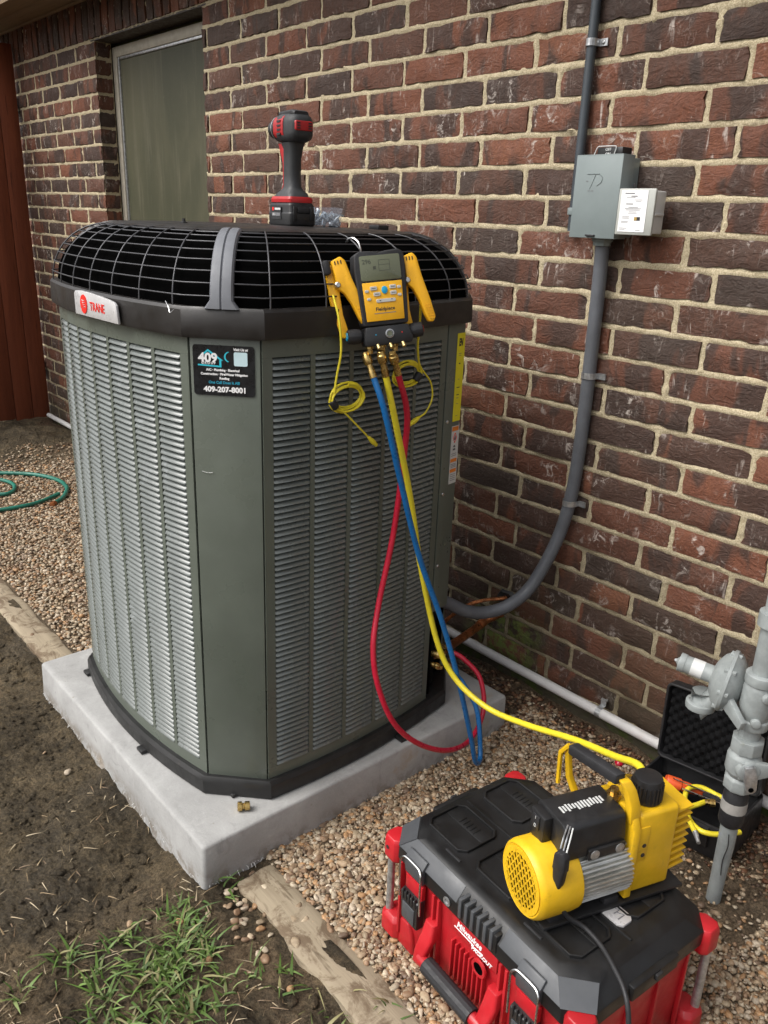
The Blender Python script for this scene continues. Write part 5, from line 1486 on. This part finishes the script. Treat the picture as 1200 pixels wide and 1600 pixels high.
for (r0, r1) in ((.0465, .0565),):
    n_ = 40
    out = [(r1 * math.cos(2 * math.pi * k / n_), r1 * math.sin(2 * math.pi * k / n_)) for k in range(n_)]
    inn = [(r0 * math.cos(2 * math.pi * k / n_), r0 * math.sin(2 * math.pi * k / n_)) for k in range(n_)]
    vs = [(x, q[0], q[1] + ZM) for x in (.0008, .0024) for P in (out, inn) for q in P]; fs = []
    for i in range(n_):
        j = (i + 1) % n_
        fs += [(i, j, 2 * n_ + j, 2 * n_ + i), (n_ + j, n_ + i, 3 * n_ + i, 3 * n_ + j), (2 * n_ + i, 2 * n_ + j, 3 * n_ + j, 3 * n_ + i), (i, n_ + i, n_ + j, j)]
    b.add(vs, fs)
b.build('guard_rim', M['pump_yellow'], fc, angle=30)
b = MB(); nf = 44; ring = []
for k in range(nf * 4):
    an = 2 * math.pi * k / (nf * 4); r_ = .0605 if k % 4 in (0, 1) else .0530
    ring.append((r_ * math.cos(an), r_ * math.sin(an)))
b.loft([[(x, y, z + ZM) for y, z in ring] for x in (.084, .186)]); b.build('finned_motor', M['dull_alu'], vp, smooth=False)
b = MB(); b.bx(.02, .31, -.052, .060, 0, .007); b.build('base_plate', M['black_plastic'], vp, bevel=.002)
for x, y in ((.05, -.035), (.05, .04), (.16, -.035), (.16, .04)):
    b = MB(); b.box(x, y, .010, .03, .02, .018); b.build('foot', M['black_rubber'], vp, bevel=.002)
b = MB(); b.prism([(-.048, .010), (.066, .010), (.066, .150), (.050, .176), (-.034, .182), (-.048, .150)], .183, .198, frame((0, 0, 0), (0, 1, 0), (0, 0, 1), (1, 0, 0))); b.build('flange', M['pump_yellow'], vp, bevel=.003)
b = MB(); b.bx(.199, .286, -.040, .060, .008, .176); oc = b.build('oil_case', M['pump_yellow'], vp, bevel=.009, seg=3)
b = MB(); b.bx(.200, .222, -.0425, -.038, .080, .150); b.build('side_plate', M['pump_yellow'], oc, bevel=.001)
for z in (.092, .112):
    b = MB(); b.lathe([(0, .0042), (.001, .0040)], (.214, -.0425, z), (0, -1, 0), 10); b.build('bolt_hole', M['ink'], oc)
for k in range(9):
    z = .036 + .0152 * k
    b = MB(); b.loft([[(x, y, z + dz) for y, dz in ((-.036, -.0035), (.056, -.0035), (.056, .0035), (-.036, .0035))] if x < .30 else [(x, y, z + dz) for y, dz in ((-.032, -.0012), (.052, -.0012), (.052, .0012), (-.032, .0012))] for x in (.285, .322)]); b.build('cooling_fin', M['pump_yellow'], vp, bevel=.0006, seg=1)
b = MB(); nC = 24; b.tube([(.236, -.004, z) for z in (.170, .176, .178, .214, .221, .223)], [.021, .021, .0262, .0255, .0235, .018], nC); b.build('oil_cap', M['black_plastic'], vp, angle=25)
for k in range(24):
    an = 2 * math.pi * k / 24
    e = MB(); e.box(.236 + .0258 * math.cos(an), -.004 + .0258 * math.sin(an), .196, .003, .003, .032); e.build('cap_ridge', M['black_plastic'], vp, smooth=False)
# capacitor box with label
b = MB(); b.loft([[(x, y, z) for y, z in ((-.040, .122), (-.039, .150), (-.033, .180), (-.025, .187), (.042, .187), (.050, .178), (.052, .122))] for x in (.052, .174)]); cb = b.build('capacitor_box', M['black_plastic'], vp, bevel=.004)
CF = frame((.113, .008, .1876), (1, 0, 0), (0, 1, 0), (0, 0, 1))
for k in range(14):
    e = MB(); e.box(-.042 + .0062 * k, rnd.uniform(-.002, .002), .0002, .0036, rnd.uniform(.010, .018), .0003); e.build('print', M['white_label'], cb, M=CF, smooth=False)
for x in (.110, .160):
    e = MB(); e.lathe([(0, .0090), (.002, .0090), (.003, .0045)], (x, -.0435, .126), (0, -1, 0), 14); e.build('washer', M['galv'], vp)
b = MB(); b.bx(.098, .172, -.0445, -.036, .116, .136); b.build('bracket', M['black_plastic'], vp, bevel=.002)
b = MB(); b.bx(.034, .053, .000, .040, .128, .182); sw = b.build('switch', M['black_plastic'], vp, bevel=.003)
b = MB(); b.box(.0325, .020, .165, .003, .018, .026); b.build('rocker', M['ink'], sw, bevel=.001)
e = MB(); e.tube([(.0305, .020 + .0030 * math.cos(a), .158 + .0030 * math.sin(a)) for a in np.linspace(0, 6.283, 13)[:-1]], .0005, 4, closed=True); e.tube([(.0305, .020, .171), (.0305, .020, .176)], .0006, 4); e.build('print', M['white_label'], sw)
# handle: far post, near arch, black grip
b = MB(); b.tube([(.170, .062, .110), (.160, .084, .135), (.146, .094, .175), (.138, .094, .225), (.138, .084, .243), (.139, .070, .246)], [.008, .008, .0075, .007, .007, .007], 6); hdl = b.build('handle_frame', M['pump_yellow'], vp, bevel=.001)
b = MB(); b.tube([(.128, .100, .16), (.126, .100, .225), (.132, .086, .247)], .0045, 6); b.build('handle_rib', M['pump_yellow'], hdl)
b = MB(); b.loft([[(x, y, z + dz) for x, dz in ((x0 - .010, -.010), (x0 + .010, -.010), (x0 + .010, .010), (x0 - .010, .010))] for y, x0, z in ((.080, .135, .245), (-.012, .168, .238))]); b.build('handle_grip', M['black_rubber'], hdl, bevel=.003)
b = MB(); b.loft([[(x0 + dx_, y + dy_, z) for dx_, dy_ in ((-.010, -.009), (.010, -.009), (.010, .009), (-.010, .009))] for x0, y, z in ((.190, -.030, .160), (.188, -.028, .195), (.182, -.020, .222), (.174, -.012, .238))]); b.build('handle_arch', M['pump_yellow'], hdl, bevel=.003)
b = MB(); b.lathe([(0, .009), (.006, .009), (.006, .013), (.014, .013), (.014, .008), (.024, .008)], (.180, .012, .176), (0, 0, 1), 8); b.build('inlet_fitting', M['brass'], vp)
b = MB(); b.lathe([(0, .008), (.010, .008), (.010, .011), (.018, .011)], (.232, .036, .172), (.1, .2, 1), 8); b.build('inlet_fitting', M['brass'], vp)
# power lead
pc_ = thing('power_cord', 'black power cord plugged into the pump and trailing over the tool box', 'cord', T(2.50, -.89, .38))
o_ = Vector((2.50, -.89, .38))
loc = lambda q: Vector(q) - o_
b = MB(); b.loft([[loc((2.512 + dx_ * .9, -.925 + dx_ * .1 + dy_, z)) for dx_, dy_ in rrect(w, .016, .004, 2)] for z, w in ((.452, .012), (.444, .024), (.418, .026), (.414, .022), (.392, .018), (.380, .012))]); b.build('plug', M['black_rubber'], pc_, bevel=.001)
for k in range(4):
    b = MB(); b.lathe([(0, .0062), (.003, .0062)], loc((2.512, -.925, .378 - .0055 * k)), (0, .1, -1), 8); b.build('strain_relief', M['black_rubber'], pc_)
for k in (-1, 0, 1):
    b = MB(); b.tube(spline([loc((2.512 + .006 * k, -.923, .452)), loc((2.508 + .006 * k, -.912, .466)), loc((2.498 + .005 * k, -.890, .472))], 4), .0013, 6); b.build('wire', M[('galv', 'galv', 'white_label')[k + 1]], pc_)
MB().tube(spline([loc(q) for q in [(2.512, -.925, .380), (2.516, -.922, .350), (2.526, -.905, .315), (2.548, -.885, .2965), (2.585, -.890, .2915), (2.625, -.910, .2905), (2.652, -.925, .2850), (2.672, -.938, .262), (2.684, -.945, .20), (2.690, -.95, .10), (2.70, -.98, .020), (2.76, -1.06, .012), (2.95, -1.2, .012)]], 9), .0042, 8).build('cord_line', M['black_rubber'], pc_, angle=80)

# ------------------------------------------------------------------ open black hard case by the wall
cs = thing('hard_case', 'open black plastic hard case with foam lid against the wall', 'case', T(2.375, -.165, .022, R(4), R(-4)))
def tray(w, d, h_, t, mat, name, parent, Mx, bev=.003):
    e = MB()
    o1 = rrect(w, d, .014, 3); i1 = rrect(w - 2 * t, d - 2 * t, .010, 3); n_ = len(o1)
    vs = [(x, y, 0) for x, y in o1] + [(x, y, h_) for x, y in o1] + [(x, y, h_) for x, y in i1] + [(x, y, t) for x, y in i1]
    fs = [tuple(range(n_ - 1, -1, -1)), tuple(3 * n_ + i for i in range(n_))]
    for i in range(n_):
        j = (i + 1) % n_
        fs += [(i, j, n_ + j, n_ + i), (n_ + i, n_ + j, 2 * n_ + j, 2 * n_ + i), (2 * n_ + i, 2 * n_ + j, 3 * n_ + j, 3 * n_ + i)]
    e.add(vs, fs)
    return e.build(name, M[mat], parent, bevel=bev, M=Mx)
tray(.262, .205, .085, .007, 'black_plastic', 'case_bottom', cs, T(0, 0, 0))
for s_ in (-1, 1):
    e = MB(); e.bx(s_ * .07 - .018, s_ * .07 + .018, -.112, -.100, .030, .080); e.build('latch', M['black_plastic'], cs, bevel=.003)
LM = T(0, .104, .088) @ Matrix.Rotation(R(-99), 4, 'X')
lidc = tray(.262, .205, .034, .007, 'black_plastic', 'case_lid', cs, LM @ T(0, -.1035, -.034) @ Matrix.Rotation(math.pi, 4, 'Y') @ T(0, 0, -.034) if False else T(0, .106, .190, 0, 0, R(83)))
foam = MB()
def foamf(u, v):
    x, y = -.120 + .24 * u, -.092 + .184 * v
    return (x, y, .020 + .006 * math.sin(x * 230) * math.sin(y * 230))
foam.grid(foamf, 44, 34); foam.build('egg_crate_foam', M['foam'], lidc, fix=False)
e = MB(); e.bx(-.10, .10, .096, .108, .078, .094); e.build('hinge', M['black_plastic'], cs, bevel=.003)
e = MB(); e.bx(-.122, .122, -.094, .094, .0075, .030); e.build('foam_bed', M['foam'], cs)
# things in the case
o_ = Vector((2.375, -.165, .022))
sh = thing('hose', 'short coiled yellow hose lying in the open black case', 'hose', T(2.40, -.17, .09))
loc = lambda q: Vector(q) - Vector((2.40, -.17, .09))
MB().tube(spline([loc(q) for q in [(2.494, -0.14, 0.1), (2.455, -0.137, 0.105), (2.417, -0.144, 0.11), (2.381, -0.155, 0.115), (2.364, -0.18, 0.115), (2.373, -0.215, 0.112), (2.402, -0.254, 0.108), (2.431, -0.287, 0.114), (2.461, -0.3, 0.118), (2.485, -0.287, 0.118), (2.506, -0.255, 0.116), (2.516, -0.226, 0.112)]], 9), .0062, 9).build('hose_line', M['hose_yellow'], sh, angle=80)
MB().tube(spline([loc(q) for q in [(2.455, -0.314, 0.118), (2.431, -0.294, 0.118), (2.408, -0.268, 0.116), (2.4, -0.243, 0.112), (2.408, -0.211, 0.112), (2.411, -0.192, 0.11)]], 9), .0062, 9).build('hose_line', M['hose_yellow'], sh, angle=80)
b = MB(); b.lathe([(0, .007), (.012, .007), (.012, .010), (.024, .010), (.025, .006)], loc((2.411, -0.192, 0.11)), (.8, .5, .1), 10); b.build('swivel_nut', M['brass'], sh)
b = MB(); b.lathe([(0, .0065), (.022, .0045), (.03, .0045)], loc((2.455, -0.314, 0.118)), (.5, -.5, -.1), 8); b.build('ferrule', M['galv'], sh)
dt = thing('leak_detector', 'orange and silver probe tool lying in the open black case', 'tool', T(2.30, -.20, .09))
b = MB(); b.lathe([(0, .014), (.004, .016), (.035, .016), (.038, .013), (.055, .013), (.085, .010), (.10, .007)], (.012, .0, .025), (.75, .60, -.22), 14); b.build('handle', M['orange'], dt)
b = MB(); b.cyl((.030, .0, .042), (.165, .075, .010), .0016, n=6); b.cyl((.060, -.01, .036), (.165, .060, .006), .0022, n=6); b.build('probe', M['steel'], dt)
b = MB(); b.cyl((.095, .030, .022), (.160, .070, .006), .0050, n=8); b.build('probe_sleeve', M['black_rubber'], dt)

# ------------------------------------------------------------------ gas riser with valve and regulator
gz0 = Vector((2.535, -.345, 0))
gs = thing('gas_riser', 'grey painted gas pipe with shutoff valve and round regulator', 'gas pipe', Matrix.Translation(gz0))
b = MB(); b.tube([(-.002, .004, -.05), (0, 0, .08), (.001, 0, .16), (.0, 0, .235)], [.0155, .0155, .0175, .0180], 16); b.build('lower_pipe', M['gas_grey'], gs)
b = MB(); b.tube([(0, 0, .214), (0, 0, .222), (0, 0, .290), (0, 0, .302)], [.0215, .0255, .0250, .0205], 16); b.build('tape_wrap', M['black_rubber'], gs)
b = MB(); b.tube([(0, 0, .252), (0, 0, .276)], [.0262, .0258], 16); b.build('tape_band', M['tape'], gs)
b = MB(); b.tube(spline([(.010, -.0185, .20), (.013, -.0175, .17), (.008, -.0165, .13), (.010, -.0145, .09)], 4), .0011, 5); b.build('tracer_wire', M['ink'], gs)
b = MB()
b.tube([(0, 0, .300), (0, 0, .308)], [.021, .0265], 8); b.tube([(0, 0, .308), (0, 0, .332), (0, 0, .34)], [.0315, .0315, .024], 8)
b.tube([(0, 0, .336), (0, 0, .350), (0, 0, .385), (0, 0, .398)], [.024, .0335, .0335, .025], 16)
b.tube([(0, 0, .396), (0, 0, .398), (0, 0, .428), (0, 0, .430)], [.025, .0320, .0320, .024], 8)
vd = Vector((.72, -.69, 0))
b.lathe([(0, .026), (.022, .0255), (.034, .023), (.036, .018)], (0, 0, .367), vd, 18)
b.lathe([(0, .024), (.030, .022)], (0, 0, .367), -vd, 14)
b.build('valve_body', M['gas_grey'], gs, bevel=.0015)
# flat valve key with two holes: one ear on the body, one on the plug
vx = Vector((.69, .72, 0)); VF = frame(Vector((0, 0, .367)) + vd * .030, vx, (0, 0, 1), vd)
b = MB(); b.prism([(-.018, -.020), (.012, -.020), (.050, -.006), (.056, .006), (.050, .016), (.014, .022), (-.018, .020)], -.010, .004, VF); b.build('lock_wing', M['gas_grey'], gs, bevel=.002)
b = MB(); b.prism([(-.010, .018), (.010, .018), (.013, -.014), (.010, -.040), (.0, -.046), (-.010, -.040), (-.013, -.014)], .005, .014, VF @ Matrix.Rotation(R(12), 4, 'Z')); ky = b.build('valve_key', M['galv'], gs, bevel=.002)
for q in ((.043, .006, .0045), (.006, -.034, .0145)):
    b = MB(); b.prism([(q[0] + .0055 * math.cos(a), q[1] + .0055 * math.sin(a)) for a in np.linspace(0, 6.283, 15)[:-1]], q[2] - .001, q[2] + .0004, VF); b.build('hole', M['void'], gs, smooth=False)
b = MB(); b.tube([(0, 0, .425), (0, 0, .470)], .0205, 18); b.build('middle_pipe', M['gas_grey'], gs)
# tee / inlet body of the regulator
b = MB()
b.tube([(0, 0, 0.455), (0, 0, 0.457), (0, 0, 0.475), (0, 0, 0.477)], [.026, .031, .031, .027], 18)
b.tube([(0, 0, 0.475), (0, 0, 0.503), (0, 0, 0.543), (0, 0, 0.555)], [.0265, .031, .030, .026], 18)
b.tube([(0, 0, 0.553), (0, 0, 0.555), (0, 0, 0.575), (0, 0, 0.577)], [.026, .0305, .0305, .025], 18)
b.lathe([(0, .011), (.034, .010), (.035, .008)], (0, 0, 0.479), (.55, -.82, 0), 12); b.lathe([(0, .011), (.034, .010), (.035, .008)], (.004, 0, 0.537), (.75, -.65, 0), 12)
b.build('inlet_body', M['gas_grey'], gs, bevel=.001)
b = MB(); b.tube([(0, 0, 0.573), (.0, 0, 0.678), (0, 0, 0.680)], .0205, 18); b.tube([(0, 0, 0.678), (0, 0, 0.680), (0, 0, 0.708)], [.022, .029, .029], 18); b.tube([(0, 0, 0.703), (0, 0, 1.243)], .0205, 18); b.build('upper_pipe', M['gas_grey'], gs)
# regulator: diaphragm disc facing left, spring tower, outlet
rd = Vector((-.93, -.30, .12)).normalized()
rc = Vector((-.066, .012, .522))
b = MB(); b.lathe([(-.034, .020), (-.026, .040), (-.012, .058), (-.004, .062), (0, .066), (.006, .066), (.010, .060), (.022, .050), (.030, .036), (.034, .022)], rc, rd, 28); b.build('regulator_housing', M['gas_grey'], gs, angle=35)
for k in range(8):
    an = 2 * math.pi * k / 8; up = Vector((0, 0, 1)); u_ = (up - rd * up.dot(rd)).normalized(); w_ = rd.cross(u_)
    e = MB(); e.lathe([(-.008, .0052), (.013, .0052), (.014, .004)], rc + (u_ * math.cos(an) + w_ * math.sin(an)) * .060, rd, 6); e.build('bolt', M['gas_grey'], gs)
b = MB(); b.lathe([(.026, .022), (.034, .019), (.088, .0185), (.090, .0200), (.102, .0200), (.103, .010), (.108, .004)], rc, rd, 20); tw = b.build('spring_tower', M['gas_grey'], gs, bevel=.0005, seg=1)
b = MB(); b.lathe([(.052, .0192), (.076, .0192)], rc, rd, 20); b.build('tower_label', M['white_label'], tw)
b = MB(); b.lathe([(.100, .005), (.110, .004), (.112, .0025)], rc, rd, 8); b.build('vent_pin', M['galv'], tw)
b = MB(); vo = rc + rd * .042 + Vector((0, -.004, -.036)); b.tube([rc + rd * .012 + Vector((0, 0, -.03)), vo + Vector((0, 0, -0.049)), vo + Vector((-.002, 0, -.006)), vo + Vector((-.002, 0, -.030))], [.020, .024, .023, .024], 16); b.tube([vo + Vector((-.002, 0, -.030)), vo + Vector((-.002, 0, -.032)), vo + Vector((-.002, 0, -.046))], [.024, .0300, .0300], 16); b.build('vent_outlet', M['gas_grey'], gs, bevel=.001)
b = MB(); b.loft([[Vector((-.010, .0, .509)) + Vector((0, dy_, dz)) for dy_, dz in octo(.016, .022, .006)], [rc + rd * -.02 + Vector((0, dy_, dz)) for dy_, dz in octo(.014, .024, .006)]]); b.build('bridge', M['gas_grey'], gs, bevel=.002)
b = MB(); b.prism([(-.012, -.014), (.070, -.034), (.074, -.016), (-.006, .022)], -.006, .006, frame(Vector((-.055, -.022, .503)), (.86, -.5, 0.05), (0, .1, 1), (.5, .86, 0))); b.build('lug', M['gas_grey'], gs, bevel=.002)
